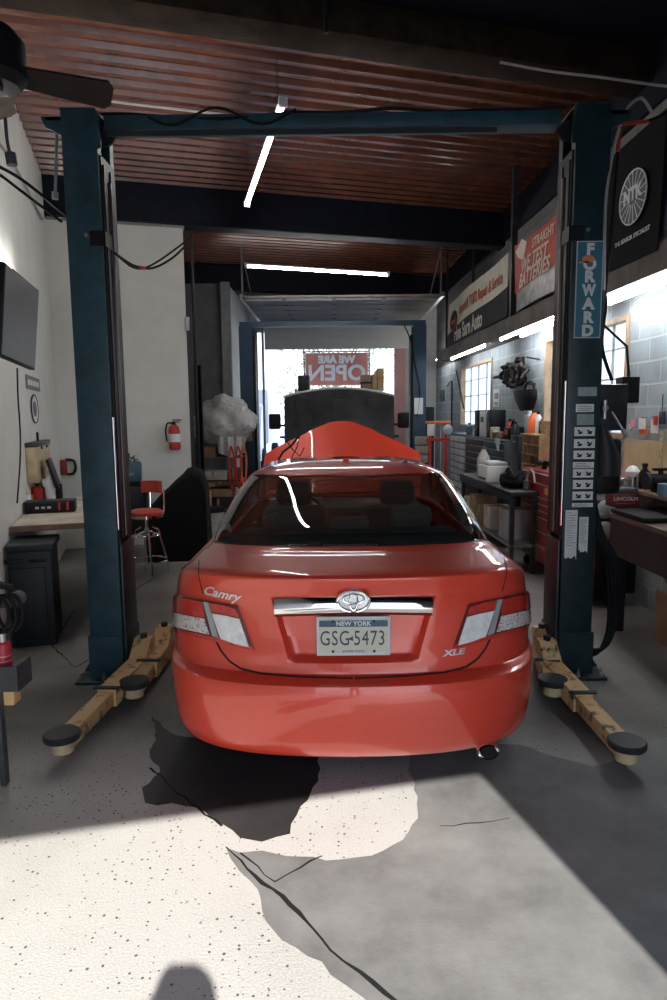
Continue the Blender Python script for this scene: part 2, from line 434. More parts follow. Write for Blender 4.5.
# ledge (bulkhead) over the windows
struct('trim_4', MB().box(-.45, -.02, 4.0, 13.6, 2.80, 2.96).box(-.45, -.43, 4.0, 13.6, 2.76, 2.80), ledge_gr, RWO, RWA)
# steel posts from ledge to roof
for k, (px, w_) in enumerate([(513, .07), (473, .035), (447, .035)]):
    y_, z_ = RWP(px, 290, .42)
    struct('trim_%d' % (5 + k), MB().box(-.42 - w_ / 2, -.42 + w_ / 2, y_ - w_ / 2, y_ + w_ / 2, 2.96, 4.75), dark_steel, RWO, RWA)

# back wall with the far roller door opening
BY = 16.0
bw = MB().box(-6, -1.88, BY, BY + .2, 0, 5).box(1.66, 3.2, BY, BY + .2, 0, 5).box(-1.88, 1.66, BY, BY + .2, 3.70, 5)
struct('wall_back', bw, mat('back_wall_paint', (.5, .52, .53), .7, noise=.1))
struct('wall_back_left', MB().box(-5.2, -1.98, 12.8, 13.0, 0, 4.2), blk2 if False else mat('grey_block_wall', (.12, .12, .125), .85, noise=.2, nscale=4, bump=.2))
struct('wall_back_return', MB().box(-2.08, -1.98, 13.0, 16.0, 0, 4.2), white_paint)
pil = MB().box(-2.09, -1.93, 12.66, 12.80, 0, 4.2); struct('trim_8', pil, mat('pilaster_grey', (.20, .21, .22), .7, noise=.2))
# door jambs (pale pink-red frame boards at the right of the opening)
struct('trim_9', MB().box(1.40, 1.66, 15.86, 15.99, 0, 3.70), mat('door_jamb_paint', (.45, .25, .24), .6))
struct('trim_10', MB().box(-1.90, -1.80, 15.86, 15.99, 0, 3.70), grey_paint)

# roof deck, corrugated, ribs run across the building
def corrugated(v0, v1, z, u0=-.2, u1=8.5, pitch=.20, h=.045):
    prof = []; v = v0
    while v < v1:
        prof += [(v, z), (v + pitch * .50, z), (v + pitch * .60, z - h), (v + pitch * .90, z - h)]; v += pitch
    mb = MB(); a = [Vector((u0, p[0], p[1])) for p in prof]; b = [Vector((u1, p[0], p[1])) for p in prof]
    mb.grid([a, b], smooth=False)
    mb.box(u0, u1, v0, v1, z + .01, z + .12)
    return mb
struct('ceiling', corrugated(-4.2, 9.5, 4.8), brown_deck, C0, TH)
struct('ceiling_front', MB().box(-.2, 8.5, -10.8, -4.2, 4.8, 4.94), navy_paint, C0, TH)
struct('trim_11', MB().box(-.0, 8.3, -4.38, -4.05, 4.55, 4.795, bev=.015), wood_dk, C0, TH)
def ibeam(v, z0, z1, w=.22):
    return MB().box(0, 8.2, v - w / 2, v + w / 2, z0, z0 + .022).box(0, 8.2, v - w / 2, v + w / 2, z1 - .02, z1).box(0, 8.2, v - .008, v + .008, z0 + .02, z1 - .02)
struct('trim_12', ibeam(.05, 4.265, 4.755, .26), navy_paint, C0, TH)
struct('trim_13', ibeam(4.4, 4.26, 4.755), navy_paint, C0, TH)
struct('trim_14', MB().box(0, 8.2, -.10, -.075, 4.27, 4.75), navy_paint, C0, TH)   # fireproof panel on the beam's near side
struct('trim_15', MB().box(0, 8.2, -7.2, -6.9, 4.4, 4.79), navy_paint, C0, TH)

# stored overhead door (sections lie flat under the roof)
od = thing('overhead_door', 'grey sectional overhead door rolled open flat above the far lift', 'garage door', (.0, 13.5, 0))
odm = mat('door_panel_paint', (.20, .185, .17), .5, noise=.15)
for k in range(6):
    y0 = -1.1 + k * .60
    s = MB().box(-1.62, 1.9, y0, y0 + .57, 3.86, 3.90)
    for j in range(4): s.box(-1.62, 1.9, y0 + .05 + j * .14, y0 + .10 + j * .14, 3.815, 3.86)
    o = s.build('door_section', odm, od)
    h_ = MB()
    for xx in (-.9, 0, .9): h_.box(xx - .04, xx + .04, y0 - .05, y0 + .05, 3.80, 3.836)
    h_.build('hinge', dark_steel, o)
s = MB().box(-1.62, 1.9, 2.30, 2.34, 3.27, 3.86)
for j in range(3): s.box(-1.62, 1.9, 2.285, 2.30, 3.31 + j * .17, 3.35 + j * .17)
s.build('door_section', mat('door_panel_white', (.6, .61, .6), .5), od)
s = MB()
for sx in (-1.67, 1.95): s.box(sx - .03, sx + .03, -1.2, 2.3, 3.84, 3.92); s.box(sx - .03, sx + .03, 2.36, 2.42, 0, 3.9)
s.build('track', steel, od)
s = MB()
for sx in (-1.65, 1.93):
    s.box(sx - .015, sx + .015, -1.1, -1.07, 3.9, 4.74)
    s.tube([(sx, -1.08, 4.7), (sx * .98, .4, 3.92)], .012, 6)
s.build('hanger', steel, od)

# ================================================================ OUTSIDE
struct('ground_outside', MB().box(-40, 40, 16.2, 90, -.25, -.03), mat('asphalt_outside', (.55, .55, .55), .8, noise=.15))
struct('ground_front', MB().box(-30, 30, -40, -8, -.25, -.02), mat('concrete_apron', (.55, .54, .5), .8, noise=.15))
leafm = mat('leaves_pale', (.20, .25, .16), .6, noise=.45, nscale=3)
bark = mat('bark', (.16, .12, .09), .9, noise=.4)
def tree(x, y, h, r, label, seed):
    random.seed(seed)
    t = thing('tree', label, 'tree', (x, y, -.03), group='trees across the street')
    tk = MB().cyl((0, 0, 0), (0, 0, h * .5), .16, .10, 10)
    for k in range(6):
        a = U(0, 6.28); tk.cyl((0, 0, h * U(.3, .5)), (r * .6 * math.cos(a), r * .6 * math.sin(a), h * U(.55, .85)), .06, .02, 6)
    tk.build('trunk', bark, t)
    lf = MB(); vs = []; fs = []
    cl = [(U(-.7, .7) * r, U(-.6, .6) * r, h * U(.22, .92), r * U(.25, .5)) for k in range(34)]
    for cx, cy, cz, cr in cl:
        for k in range(150):
            d = Vector((random.gauss(0, 1), random.gauss(0, 1), random.gauss(0, 1))).normalized() * cr * U(.6, 1.05)
            p = Vector((cx, cy, cz)) + d; a = Vector((U(-1, 1), U(-1, 1), U(-1, 1))).normalized(); b = a.orthogonal().normalized(); s_ = U(.05, .10)
            o = len(vs); vs += [p - a * s_, p + b * s_ * .6, p + a * s_, p - b * s_ * .6]; fs.append((o, o + 1, o + 2, o + 3))
    lf.add(vs, fs); lf.build('foliage', leafm, t, recalc=False)
tree(-6.6, 33, 7.0, 2.9, 'leafy pale tree left of the open banner across the street', 3)
tree(6.6, 33, 7.0, 2.9, 'leafy pale tree right of the open banner across the street', 4)
tree(.0, 34, 7.5, 3.0, 'leafy pale tree behind the open banner across the street', 5)
# white truck outside left
def parked_truck():
    t = thing('truck', 'white box truck parked outside beyond the far door, left', 'truck', (-3.1, 21.0, -.03))
    b = MB().box(-1.0, 1.0, .2, 4.8, .9, 2.6, bev=.05); b.build('cargo_box', white_pl, t)
    prof = [(0, .45), (-1.3, .45), (-1.35, 1.1), (-1.2, 1.35), (-.75, 2.05), (0, 2.15)]
    c = MB().prism([Vector((-.9, y, z)) for y, z in prof], (1.8, 0, 0)); c.build('cab', white_pl, t)
    w = MB().prism([Vector((-.8, -1.19, 1.42)), Vector((.8, -1.19, 1.42)), Vector((.75, -.80, 2.0)), Vector((-.75, -.80, 2.0))], (0, -.02, .0)); w.build('windscreen', mat('dark_glass', (.02, .03, .035), .1), t)
    g = MB().box(-.5, .5, -1.38, -1.34, .62, .98); g.build('grille', black_pl, t)
    for sx in (-.88, .88):
        for y in (-.7, 3.6):
            w = MB().lathe([(.1, -.11), (.37, -.11), (.4, -.07), (.4, .07), (.37, .11), (.1, .11)], (sx, y, .4), 'X', 20); w.build('wheel', black_rub, t)
        MB().box(sx * .75 - .1, sx * .75 + .1, -1.385, -1.33, .7, .9).build('headlight', chrome, t)
parked_truck()
# the banner, seen from behind
bn = thing('open_banner', 'faded red and white open banner hanging outside, read from behind', 'banner', (0, 18.2, 0))
a, b, c_, d = PD(305, 353, 18.2), PD(368, 352, 18.2), PD(368, 385, 18.2), PD(306, 384, 18.2)
xl, xr, zt, zb = a.x, b.x, a.z, c_.z
banm = mat('open_banner_cloth', (.80, .32, .25), .8, noise=.06)
rows = [[Vector((xl + (xr - xl) * i / 16, .03 * math.sin(i * .7), zb + (zt - zb) * j / 4)) for i in range(17)] for j in range(5)]
MB().sheet(rows, .006).build('cloth', banm, bn)
W_ = xr - xl; H_ = zt - zb; mb = MB()
for s_, yy, sz in (('WE ARE', .78, .30), ('OPEN', .36, .66)):
    T = frame(((xl + xr) / 2, -.045, zb + H_ * yy), (-1, 0, 0), (0, 0, 1)); put_text(mb, s_, T, H_ * sz, .002, bold=.018, sx=1.05)
mb.build('lettering', mat('banner_white', (.9, .88, .84), .8), bn)
mb = MB()
for xx in (xl - .03, xr + .03): mb.cyl((xx, 0, 0), (xx, 0, zt + .1), .022)
mb.cyl((xl - .03, 0, zt + .03), (xr + .03, 0, zt + .03), .015); mb.build('pole_frame', dark_steel, bn)
# ================================================================ THE RED SEDAN
CX, CY = .07, 2.655          # rear bumper centre on the floor plan
paint = mat('red_car_paint', (.74, .058, .028), .40, coat=1.0, metal=.10, spec=.5)
RXF = [0, .2, .4, .55, .68, .78, .86, .92, .965, .99, 1.0]
ROF = [0, .006, .026, .056, .10, .158, .235, .335, .48, .68, .98]
FXF = RXF; FOF = [o * .95 for o in ROF]
# z_rear, z_side, z_front, half width, y_rear, y_front, roundness rear
RG = [
 (.275,.21,.24,.78,.22,4.66,.85), (.255,.225,.23,.86,.12,4.72,.95), (.315,.28,.28,.892,.045,4.77,1), (.44,.40,.40,.905,.010,4.80,1),
 (.55,.52,.52,.91,.0,4.81,1), (.612,.605,.58,.911,.006,4.81,1), (.626,.625,.60,.911,.020,4.805,1), (.640,.642,.62,.910,.085,4.80,.97), (.650,.655,.63,.910,.094,4.80,.96),
 (.72,.73,.68,.908,.096,4.79,.95), (.80,.80,.73,.904,.102,4.77,.95), (.90,.87,.78,.895,.100,4.74,.95), (.975,.92,.81,.882,.088,4.70,.95),
 (1.035,.975,.83,.864,.062,4.64,.96), (1.072,.972,.85,.845,.048,4.55,.97), (1.090,.985,.875,.825,.085,4.42,.93), (1.102,.995,.92,.80,.18,4.15,.85),
 (1.115,1.003,.965,.772,.32,3.85,.72), (1.125,1.012,1.0,.735,.44,3.62,.56), (1.20,1.10,1.10,.715,.62,3.42,.54), (1.30,1.24,1.24,.672,.92,3.08,.5),
 (1.375,1.35,1.345,.622,1.16,2.84,.45), (1.405,1.398,1.392,.575,1.27,2.70,.42), (1.432,1.43,1.425,.47,1.42,2.5,.3), (1.450,1.45,1.445,.30,1.62,2.35,.2), (1.458,1.458,1.455,.10,1.8,2.2,.1)]
def interp(xs, ys, x):
    if x <= xs[0]: return ys[0]
    for i in range(len(xs) - 1):
        if x <= xs[i + 1]:
            t = (x - xs[i]) / (xs[i + 1] - xs[i]); p1, p2 = ys[i], ys[i + 1]
            m1 = (ys[i + 1] - ys[i - 1]) / (xs[i + 1] - xs[i - 1]) if i > 0 else (p2 - p1) / (xs[i + 1] - xs[i])
            m2 = (ys[i + 2] - ys[i]) / (xs[i + 2] - xs[i]) if i + 2 < len(xs) else (p2 - p1) / (xs[i + 1] - xs[i])
            h = xs[i + 1] - xs[i]; t2, t3 = t * t, t * t * t
            return (2 * t3 - 3 * t2 + 1) * p1 + (t3 - 2 * t2 + t) * h * m1 + (-2 * t3 + 3 * t2) * p2 + (t3 - t2) * h * m2
    return ys[-1]
NSUB = 8
SEG = []                   # column parameter: s in [0,1] rear, [1,2] side, [2,3] front
def col_params():
    p = [i / 90 for i in range(90)] + [1 + i / 40 for i in range(40)] + [2 + i / 24 for i in range(25)]
    return p
CP = col_params()
SI = [i / 10 for i in range(11)]
SP = [x for x in SI]
def ring_at(t):
    i = min(int(t), len(RG) - 2); f = t - i
    r = []
    for k in range(7):
        p0 = RG[max(i - 1, 0)][k]; p1 = RG[i][k]; p2 = RG[i + 1][k]; p3 = RG[min(i + 2, len(RG) - 1)][k]
        m1 = (p2 - p0) / 2; m2 = (p3 - p1) / 2
        if i == 0: m1 = p2 - p1
        # monotone limiter
        d = p2 - p1
        if d == 0: m1 = m2 = 0
        else:
            if m1 / d < 0: m1 = 0
            if m2 / d < 0: m2 = 0
            m1 = max(min(m1 / d, 3), 0) * d; m2 = max(min(m2 / d, 3), 0) * d
        t2, t3 = f * f, f * f * f
        r.append((2 * t3 - 3 * t2 + 1) * p1 + (t3 - 2 * t2 + f) * m1 + (-2 * t3 + 3 * t2) * p2 + (t3 - t2) * m2)
    return r
def body_pt(t, s, side):
    zr, zs, zf, w, yr, yf, rs = ring_at(t)
    if s <= 1: xf = interp(SI, RXF, s); y = yr + interp(SI, ROF, s) * rs; k = xf
    elif s >= 2: q = 3 - s; xf = interp(SI, FXF, q); y = yf - interp(SI, FOF, q) * rs
    else:
        ya = yr + ROF[-1] * rs; yb = yf - FOF[-1] * rs; y = ya + (yb - ya) * (s - 1); xf = 1.0
    # height follows the distance along the car
    if s <= 1: d = interp(SI, ROF, s) * rs; f = min(1, d / .9); f = f * f * (3 - 2 * f); z = zr + (zs - zr) * f
    elif s >= 2: d = interp(SI, FOF, 3 - s) * rs; f = min(1, d / .9); f = f * f * (3 - 2 * f); z = zf + (zs - zf) * f
    else: z = zs
    x = w * xf
    # wedge: shoulder line drops slightly towards the nose on the sides
    if 1 < s < 2: pass
    return Vector((side * x, y, z))
NT = (len(RG) - 1) * NSUB
def ss(a, b, x):
    t = max(0, min(1, (x - a) / (b - a))); return t * t * (3 - 2 * t)
def recess(p):
    if p.y < .3 and abs(p.x) < .60 and .60 < p.z < 1.04:
        x0 = abs(p.x); hw = .262 + (p.z - .71) / .265 * .075
        wz = ss(.62, .69, p.z) * ss(1.03, .98, p.z)
        tri = max(0, min((x0 - .08) / .22, (.58 - x0) / .28, 1))
        if .30 - .022 <= x0 <= .30: tri = 1
        p.x = math.copysign(x0 + (hw - .285) * tri * wz, p.x)
        m_ = ss(.30, .278, x0) * ss(.690, .718, p.z) * ss(.990, .962, p.z)
        p.y += .042 * m_
    return p
rows = []
for a in range(NT + 1):
    t = a / NSUB
    row = [body_pt(t, s, -1) for s in CP[::-1]] + [body_pt(t, s, 1) for s in CP[1:]]
    rows.append([recess(p) for p in row])
NC = len(rows[0]); NH = len(CP)
def colparam(j): return CP[NH - 1 - j] if j < NH else CP[j - NH + 1]
WH = [(1.09, .335), (3.87, .335)]; WRAD = .365
car = thing('sedan', 'red four-door sedan with its hood raised, parked between the near lift posts', 'car', (CX, CY, 0))
vs = [p for r_ in rows for p in r_]
def idx(a, j): return a * NC + j
body_f = []; glass_f = {'rear_window': [], 'windshield': [], 'side_window': []}; full_f = []
for a in range(NT):
    t = (a + .5) / NSUB
    for j in range(NC - 1):
        s = (colparam(j) + colparam(j + 1)) / 2
        q = (idx(a, j), idx(a, j + 1), idx(a + 1, j + 1), idx(a + 1, j)); c = (vs[q[0]] + vs[q[1]] + vs[q[2]] + vs[q[3]]) / 4
        full_f.append(q)
        hole = False
        for wy, wz in WH:
            if abs(c.x) > .6 and (c.y - wy) ** 2 + (c.z - wz) ** 2 < WRAD ** 2: hole = True
        if hole: continue
        fr = (t - 18.2) / (21.85 - 18.2)
        if 18.15 < t < 21.9:
            lim = .76 + .05 * (1 - fr)
            edge = min(1, (fr) / .16, (1 - fr) / .12); lim2 = lim - .06 * (1 - max(0, edge)) ** 2
            if s < lim2: glass_f['rear_window'].append(q); continue
            if s > 3 - .78: glass_f['windshield'].append(q); continue
            if 18.6 < t < 21.5 and 1.0 < s < 1.92 and not (1.47 < s < 1.53): glass_f['side_window'].append(q); continue
        if 15.0 < t < 18.0 and s > 2.12: continue            # open engine bay
        body_f.append(q)
def sub(name, faces, m, parent, solid=0.0):
    used = sorted({i for f in faces for i in f}); mp = {k: n for n, k in enumerate(used)}
    mb = MB(); mb.add([vs[k] for k in used], [[mp[i] for i in f] for f in faces], 0, True)
    o = mb.build(name, m, parent)
    if solid:
        md = o.modifiers.new('thick', 'SOLIDIFY'); md.thickness = solid; md.offset = -1
    return o
bo = sub('body', body_f, paint, car, .012)
gl = mat_glass('tinted_glass', (.72, .76, .76), 0.0, 1.2)
sub('rear_window', glass_f['rear_window'], gl, car, .004)
sub('windshield', glass_f['windshield'], mat_glass('clear_glass', (.8, .84, .83)), car, .004)
for sd in (-1, 1):
    sub('side_window', [f for f in glass_f['side_window'] if vs[f[0]].x * sd > 0 and vs[f[0]].y < 2.05], gl, car, .004)
    sub('side_window', [f for f in glass_f['side_window'] if vs[f[0]].x * sd > 0 and vs[f[0]].y >= 2.05], gl, car, .004)
# projection onto the car
bvh = BVHTree.FromPolygons(vs, [list(f) for f in full_f])
CO = Vector((CX, CY, 0))
def hit(px, py):
    o = EYE - CO; r = ray(px, py); h, n, i, d = bvh.ray_cast(o, r)
    if h is None:
        best = None
        for k in range(60):
            p = o + r * (2.2 + k * .04); q = bvh.find_nearest(p)
            if q[0] is not None and (best is None or q[3] < best[3]): best = q
        h, n = best[0], best[1]
    if n.dot(r) > 0: n = -n
    return h, n
def hitxz(x, z):
    h, n, i, d = bvh.ray_cast(Vector((x, -2, z)), Vector((0, 1, 0)))
    if h is None: return None, None
    if n.y > 0: n = -n
    return h, n
# the left and right of the car seen by the camera: work on the mirrored-left half in pixels
def patch(top, bot, n=16, m_=6, off=.002):
    """ruled patch between two pixel polylines, projected on the body"""
    def along(pl, t):
        L = [0]
        for i in range(1, len(pl)): L.append(L[-1] + math.hypot(pl[i][0] - pl[i - 1][0], pl[i][1] - pl[i - 1][1]))
        d = t * L[-1]
        for i in range(1, len(pl)):
            if d <= L[i] + 1e-9: f = (d - L[i - 1]) / (L[i] - L[i - 1]); return (pl[i - 1][0] + f * (pl[i][0] - pl[i - 1][0]), pl[i - 1][1] + f * (pl[i][1] - pl[i - 1][1]))
        return pl[-1]
    rows = []
    for j in range(m_ + 1):
        q = []
        for i in range(n + 1):
            a = along(top, i / n); b = along(bot, i / n); f = j / m_
            h, nn = hit(a[0] + (b[0] - a[0]) * f, a[1] + (b[1] - a[1]) * f)
            if h is None: h = q[-1] - Vector((0, 0, 0)) if q else Vector((0, 0, 0)); q.append(h); continue
            q.append(h + nn * off)
        rows.append(q)
    return rows
def solid_patch(mb, rows, th, mi=0):
    # outward normals: make sure the sheet grows outwards
    c = rows[len(rows) // 2][len(rows[0]) // 2]
    du = rows[len(rows) // 2][min(len(rows[0]) // 2 + 1, len(rows[0]) - 1)] - c; dv = rows[min(len(rows) // 2 + 1, len(rows) - 1)][len(rows[0]) // 2] - c
    n_ = du.cross(dv)
    if n_.dot(c - Vector((0, 1.2, c.z))) < 0: rows = [r_[::-1] for r_ in rows]
    mb.sheet(rows, th, mi)
def mir(rows): return [[Vector((-p.x, p.y, p.z)) for p in r_][::-1] for r_ in rows]
lamp_red = mat('lamp_red', (.55, .03, .02), .12, coat=1, noise=.25, nscale=45, spec=.8)
lamp_clear = mat('lamp_clear', (.92, .88, .86), .1, coat=1, noise=.25, nscale=30, spec=.9, bump=.4, bscale=50)
lamp_dark = mat('lamp_dark_red', (.12, .01, .008), .15, coat=1)
lamp_led = mat('lamp_facets', (.78, .74, .72), .2, coat=1, col2=(.25, .08, .07), nscale=110, n2=.56)
gap = mat('panel_gap', (.012, .004, .004), .8)
for side in (0, 1):
    t_ = thing if False else None
    f = (lambda r_: mir(r_)) if side else (lambda r_: r_)
    base = MB(); solid_patch(base, f(patch([(173.5, 594), (200, 599), (238, 606)], [(172.5, 628), (205, 637), (254, 649)], 20, 8, .001)), .010)
    L = base.build('tail_lamp', lamp_dark, car)
    mb = MB(); solid_patch(mb, f(patch([(176, 596), (190, 598.5), (204, 601)], [(175.5, 611), (190, 614), (206, 617)], 12, 4, .011)), .004); mb.build('red_lens', lamp_red, L)
    mb = MB(); solid_patch(mb, f(patch([(175, 612), (190, 615), (206, 618)], [(175, 626), (192, 630), (211, 634)], 12, 4, .011)), .004); mb.build('facet_lens', lamp_led, L)
    mb = MB(); solid_patch(mb, f(patch([(211, 602), (224, 604), (237, 608)], [(213, 611), (228, 614), (240, 616)], 12, 4, .011)), .004); mb.build('red_lens', lamp_red, L)
    mb = MB(); solid_patch(mb, f(patch([(213.5, 612.5), (228, 615), (240.5, 618)], [(222, 638), (236, 643), (250, 646.5)], 12, 6, .011)), .004); mb.build('clear_lens', lamp_clear, L)
    mb = MB(); solid_patch(mb, f(patch([(205.5, 601), (208, 601.3), (210, 601.6)], [(214, 635), (217, 636), (220, 637)], 4, 8, .011)), .005); mb.build('lamp_divider', silver, L)
    mb = MB(); solid_patch(mb, f(patch([(174, 627), (205, 634), (252, 645)], [(173.5, 630), (205, 638), (255, 650)], 16, 2, .011)), .004); mb.build('red_lens', lamp_red, L)
# shut line of the boot lid + panel gaps
def gapline(pl, w=.0022, off=.0012, both=True, n=40, m=gap, name='panel_gap'):
    Lt = [0]
    for i in range(1, len(pl)): Lt.append(Lt[-1] + math.hypot(pl[i][0] - pl[i - 1][0], pl[i][1] - pl[i - 1][1]))
    pts = []
    for k in range(n + 1):
        d = Lt[-1] * k / n; x = y = 0
        for i in range(1, len(pl)):
            if d <= Lt[i] + 1e-9: f = (d - Lt[i - 1]) / (Lt[i] - Lt[i - 1]); x = pl[i - 1][0] + f * (pl[i][0] - pl[i - 1][0]); y = pl[i - 1][1] + f * (pl[i][1] - pl[i - 1][1]); break
        h, nn = hit(x, y)
        if h is not None: pts.append(h + nn * off)
    MB().tube(pts, w, 6).build(name, m, car)
    if both: MB().tube([Vector((-p.x, p.y, p.z)) for p in pts], w, 6).build(name, m, car)
gapline([(199, 560), (198.5, 575), (203, 594)])
gapline([(216, 641), (221, 651), (229, 661), (241, 669), (262, 674), (300, 677), (353, 678.5)], w=.0055, off=-.001)
# chrome bar, emblem, plate
def xz_sheet(mb, f_top, f_bot, x0, x1, n, off, th, mi=0):
    rows = []
    for j in range(5):
        q = []
        for i in range(n + 1):
            x = x0 + (x1 - x0) * i / n; z = f_top(x) + (f_bot(x) - f_top(x)) * j / 4; h, nn = hitxz(x, z); q.append(Vector((x, .135 - .034 + h.y - h.y, z)) if False else h + Vector((0, -off, 0)))
        rows.append(q)
    solid_patch(mb, rows, th, mi)
cb = MB()
rows_ = []
for j in range(7):
    q = []
    for i in range(41):
        x = -.335 + .67 * i / 40; zz = .980 - .064 * j / 6
        bulge = math.sin(PI * j / 6)
        q.append(Vector((x, .099 + .05 * (abs(x) / .34) ** 3 * .4 - .016 * bulge, zz - .012 * (abs(x) / .34) ** 2)))
    rows_.append(q)
solid_patch(cb, rows_, .012); cb.build('chrome_bar', chrome, car)
MB().cyl((-.235, .085, .935), (-.235, .11, .935), .013, n=16).build('lid_lock', black_pl, car)
em = MB(); n = 40
def oval(mb, cx, y, cz, a, b, r):
    mb.tube([(cx + a * math.cos(2 * PI * k / n), y, cz + b * math.sin(2 * PI * k / n)) for k in range(n)], r, 8, closed=True)
em.lathe([(.0, -.004), (.95, 0), (1, .006), (1, .02)], (0, 0, 0), 'Y', 40, T=Matrix.Translation((0, .066, .975)) @ Matrix.Diagonal((.070, 1, .048, 1)))
emb = em.build('emblem', mat('emblem_face', (.5, .52, .52), .25, metal=.8), car)
em = MB(); oval(em, 0, .062, .975, .068, .046, .0065); oval(em, 0, .060, .985, .044, .020, .004); oval(em, 0, .060, .973, .017, .036, .004); em.build('emblem_rings', chrome, emb)
pl = MB().box(-.158, .158, .088, .100, .708, .882, bev=.006); plate = pl.build('licence_plate', mat('plate_frame', (.66, .67, .67), .35), car); plate.location = (0, .004, .018)
MB().box(-.146, .146, .0855, .0885, .722, .870).build('plate_face', mat('plate_cream', (.62, .60, .50), .5), plate)
MB().box(-.146, .146, .0845, .0856, .838, .866).build('plate_band', mat('plate_band', (.045, .10, .16), .5), plate)
T = frame((0, .0843, 0), (1, 0, 0), (0, 0, 1))
def TT(x, z, y=.0843): return frame((x, y, z), (1, 0, 0), (0, 0, 1))
mb = MB(); put_text(mb, 'GSG', TT(-.080, .785), .092, .0008, sx=.70, space=1.08); put_text(mb, '5473', TT(.068, .785), .092, .0008, sx=.70, space=1.08)
# small state-shaped dash between the groups
mb.prism([Vector((-.027, .0846, .787)), Vector((-.012, .0846, .790)), Vector((-.004, .0846, .800)), Vector((.0, .0846, .776)), Vector((-.014, .0846, .780))], (0, -.0012, 0))
mb.build('plate_number', mat('plate_ink', (.03, .06, .075), .5), plate)
mb = MB(); put_text(mb, 'NEW YORK', TT(0, .8515, .0838), .027, .0006, bold=.0008, space=1.05); mb.build('plate_state', paper, plate)
mb = MB(); put_text(mb, 'EMPIRE STATE', TT(0, .7295), .0125, .0006, space=1.2); 
mb.build('plate_motto', ink, plate)
for sx in (-.088, .088):
    for zz in (.862, .730): MB().cyl((sx, .0835, zz), (sx, .087, zz), .006, n=12).build('plate_screw', ink, plate)
# model scripts: chrome letters laid on the lid
def car_text(txt, cx, cz, size, shear=0, sx=1, name='badge', rot=0.0, bold=0):
    v_, f_ = text_mesh(txt, size, .0015, shear=shear, sx=sx, bold=bold); out = []
    for v in v_:
        x = cx + v.x * math.cos(rot) - v.y * math.sin(rot); z = cz + v.x * math.sin(rot) + v.y * math.cos(rot); h, nn = hitxz(x, z); out.append(h + nn * (.003 + v.z))
    m_ = MB(); m_.add(out, f_); return m_.build(name, badge_m, car)
car_text('Camry', -.575, .985, .062, shear=.45, rot=-.10, bold=.001)
car_text('XLE', .435, .722, .036, shear=.2, sx=1.5, rot=.04, bold=.001)
# exhaust tip
ex = MB(); ex.lathe([(.036, 0), (.042, -.008), (.046, 0), (.046, .1), (.036, .1)], (0, 0, 0), 'Y', 24, T=Matrix.Translation((.600, .160, .252)) @ Matrix.Diagonal((1.15, 1, .85, 1)))
ex.build('exhaust_tip', chrome, car)
MB().lathe([(.0, -.012), (.033, -.012), (.033, -.009), (0, -.002)], (0, 0, 0), 'Y', 24, T=Matrix.Translation((.600, .160, .252)) @ Matrix.Diagonal((1.15, 1, .85, 1))).build('exhaust_bore', black_rub, car)
# underbody, wheels, arches
MB().box(-.70, .70, .5, 4.5, .20, .24).build('underbody', black_rub, car)
for wy, wz in WH:
    for sd in (-1, 1):
        w = MB().lathe([(.20, -.10), (.30, -.11), (.325, -.09), (.335, -.03), (.335, .03), (.325, .09), (.30, .11), (.20, .10)], (sd * .795, wy, wz), 'X', 40)
        wo = w.build('wheel', black_rub, car)
        rm = MB().lathe([(.05, .05), (.19, .04), (.205, .085), (.20, .10), (.20, -.1), (.04, -.1)] if sd > 0 else [(.04, .1), (.20, .1), (.20, -.10), (.205, -.085), (.19, -.04), (.05, -.05)], (sd * .795, wy, wz), 'X', 30)
        for k in range(7):
            a = 2 * PI * k / 7; rm.box(sd * .795 + sd * .055 - .012, sd * .795 + sd * .055 + .012, wy - .02, wy + .02, wz + .04, wz + .2, T=Matrix.Translation((0, wy, wz)) @ Matrix.Rotation(a, 4, 'X') @ Matrix.Translation((0, -wy, -wz)))
        rm.build('alloy_rim', silver, wo)
        MB().tube([(sd * .905, wy + WRAD * 1.0 * math.cos(a * PI / 24), wz + WRAD * math.sin(a * PI / 24)) for a in range(-4, 29)], .012, 8).build('arch_lip', paint, car)
        wl = MB(); wl.grid([[Vector((sd * x, wy + WRAD * 1.03 * math.cos(a * PI / 24), wz + WRAD * 1.03 * math.sin(a * PI / 24))) for a in range(-4, 29)] for x in (.60, .90)]); 
        wl.box(sd * .60 - .005, sd * .60 + .005, wy - .36, wy + .36, .2, .68)
        wl.build('wheel_well', black_rub, car)
# interior
cab = mat('cabin_grey', (.20, .20, .205), .8); cab2 = mat('cabin_dark', (.07, .07, .072), .8)
MB().box(-.70, .70, .5, 3.6, .26, .32).build('cabin_floor', cab2, car)
MB().grid([[Vector((x, .52 + .0 * x, 1.105)) for x in (-.66, -.3, 0, .3, .66)], [Vector((x, 1.06, 1.085)) for x in (-.68, -.3, 0, .3, .68)]], smooth=False).box(-.66, .66, .50, 1.05, 1.07, 1.084).build('parcel_shelf', cab2, car)
MB().box(-.64, .64, 1.08, 1.26, .45, 1.10, bev=.06).box(-.64, .64, 1.25, 1.75, .40, .58, bev=.05).build('rear_seat', cab, car)
for x in (-.36, 0, .36): MB().box(x - .12, x + .12, 1.08, 1.19, 1.10, (1.23 if x else 1.17), bev=.045).build('rear_headrest', cab, car)
for x in (-.37, .37):
    s = MB().box(x - .24, x + .24, 2.1, 2.27, .5, 1.10, bev=.07, T=None).box(x - .24, x + .24, 2.2, 2.72, .42, .60, bev=.05).build('front_seat', cab, car)
    MB().box(x - .13, x + .13, 2.04, 2.14, 1.11, 1.29, bev=.05).cyl((x - .05, 2.09, 1.05), (x - .05, 2.09, 1.14), .007).cyl((x + .05, 2.09, 1.05), (x + .05, 2.09, 1.14), .007).build('front_headrest', cab, s)
MB().box(-.70, .70, 3.0, 3.5, .70, .97, bev=.05).build('dashboard', cab2, car)
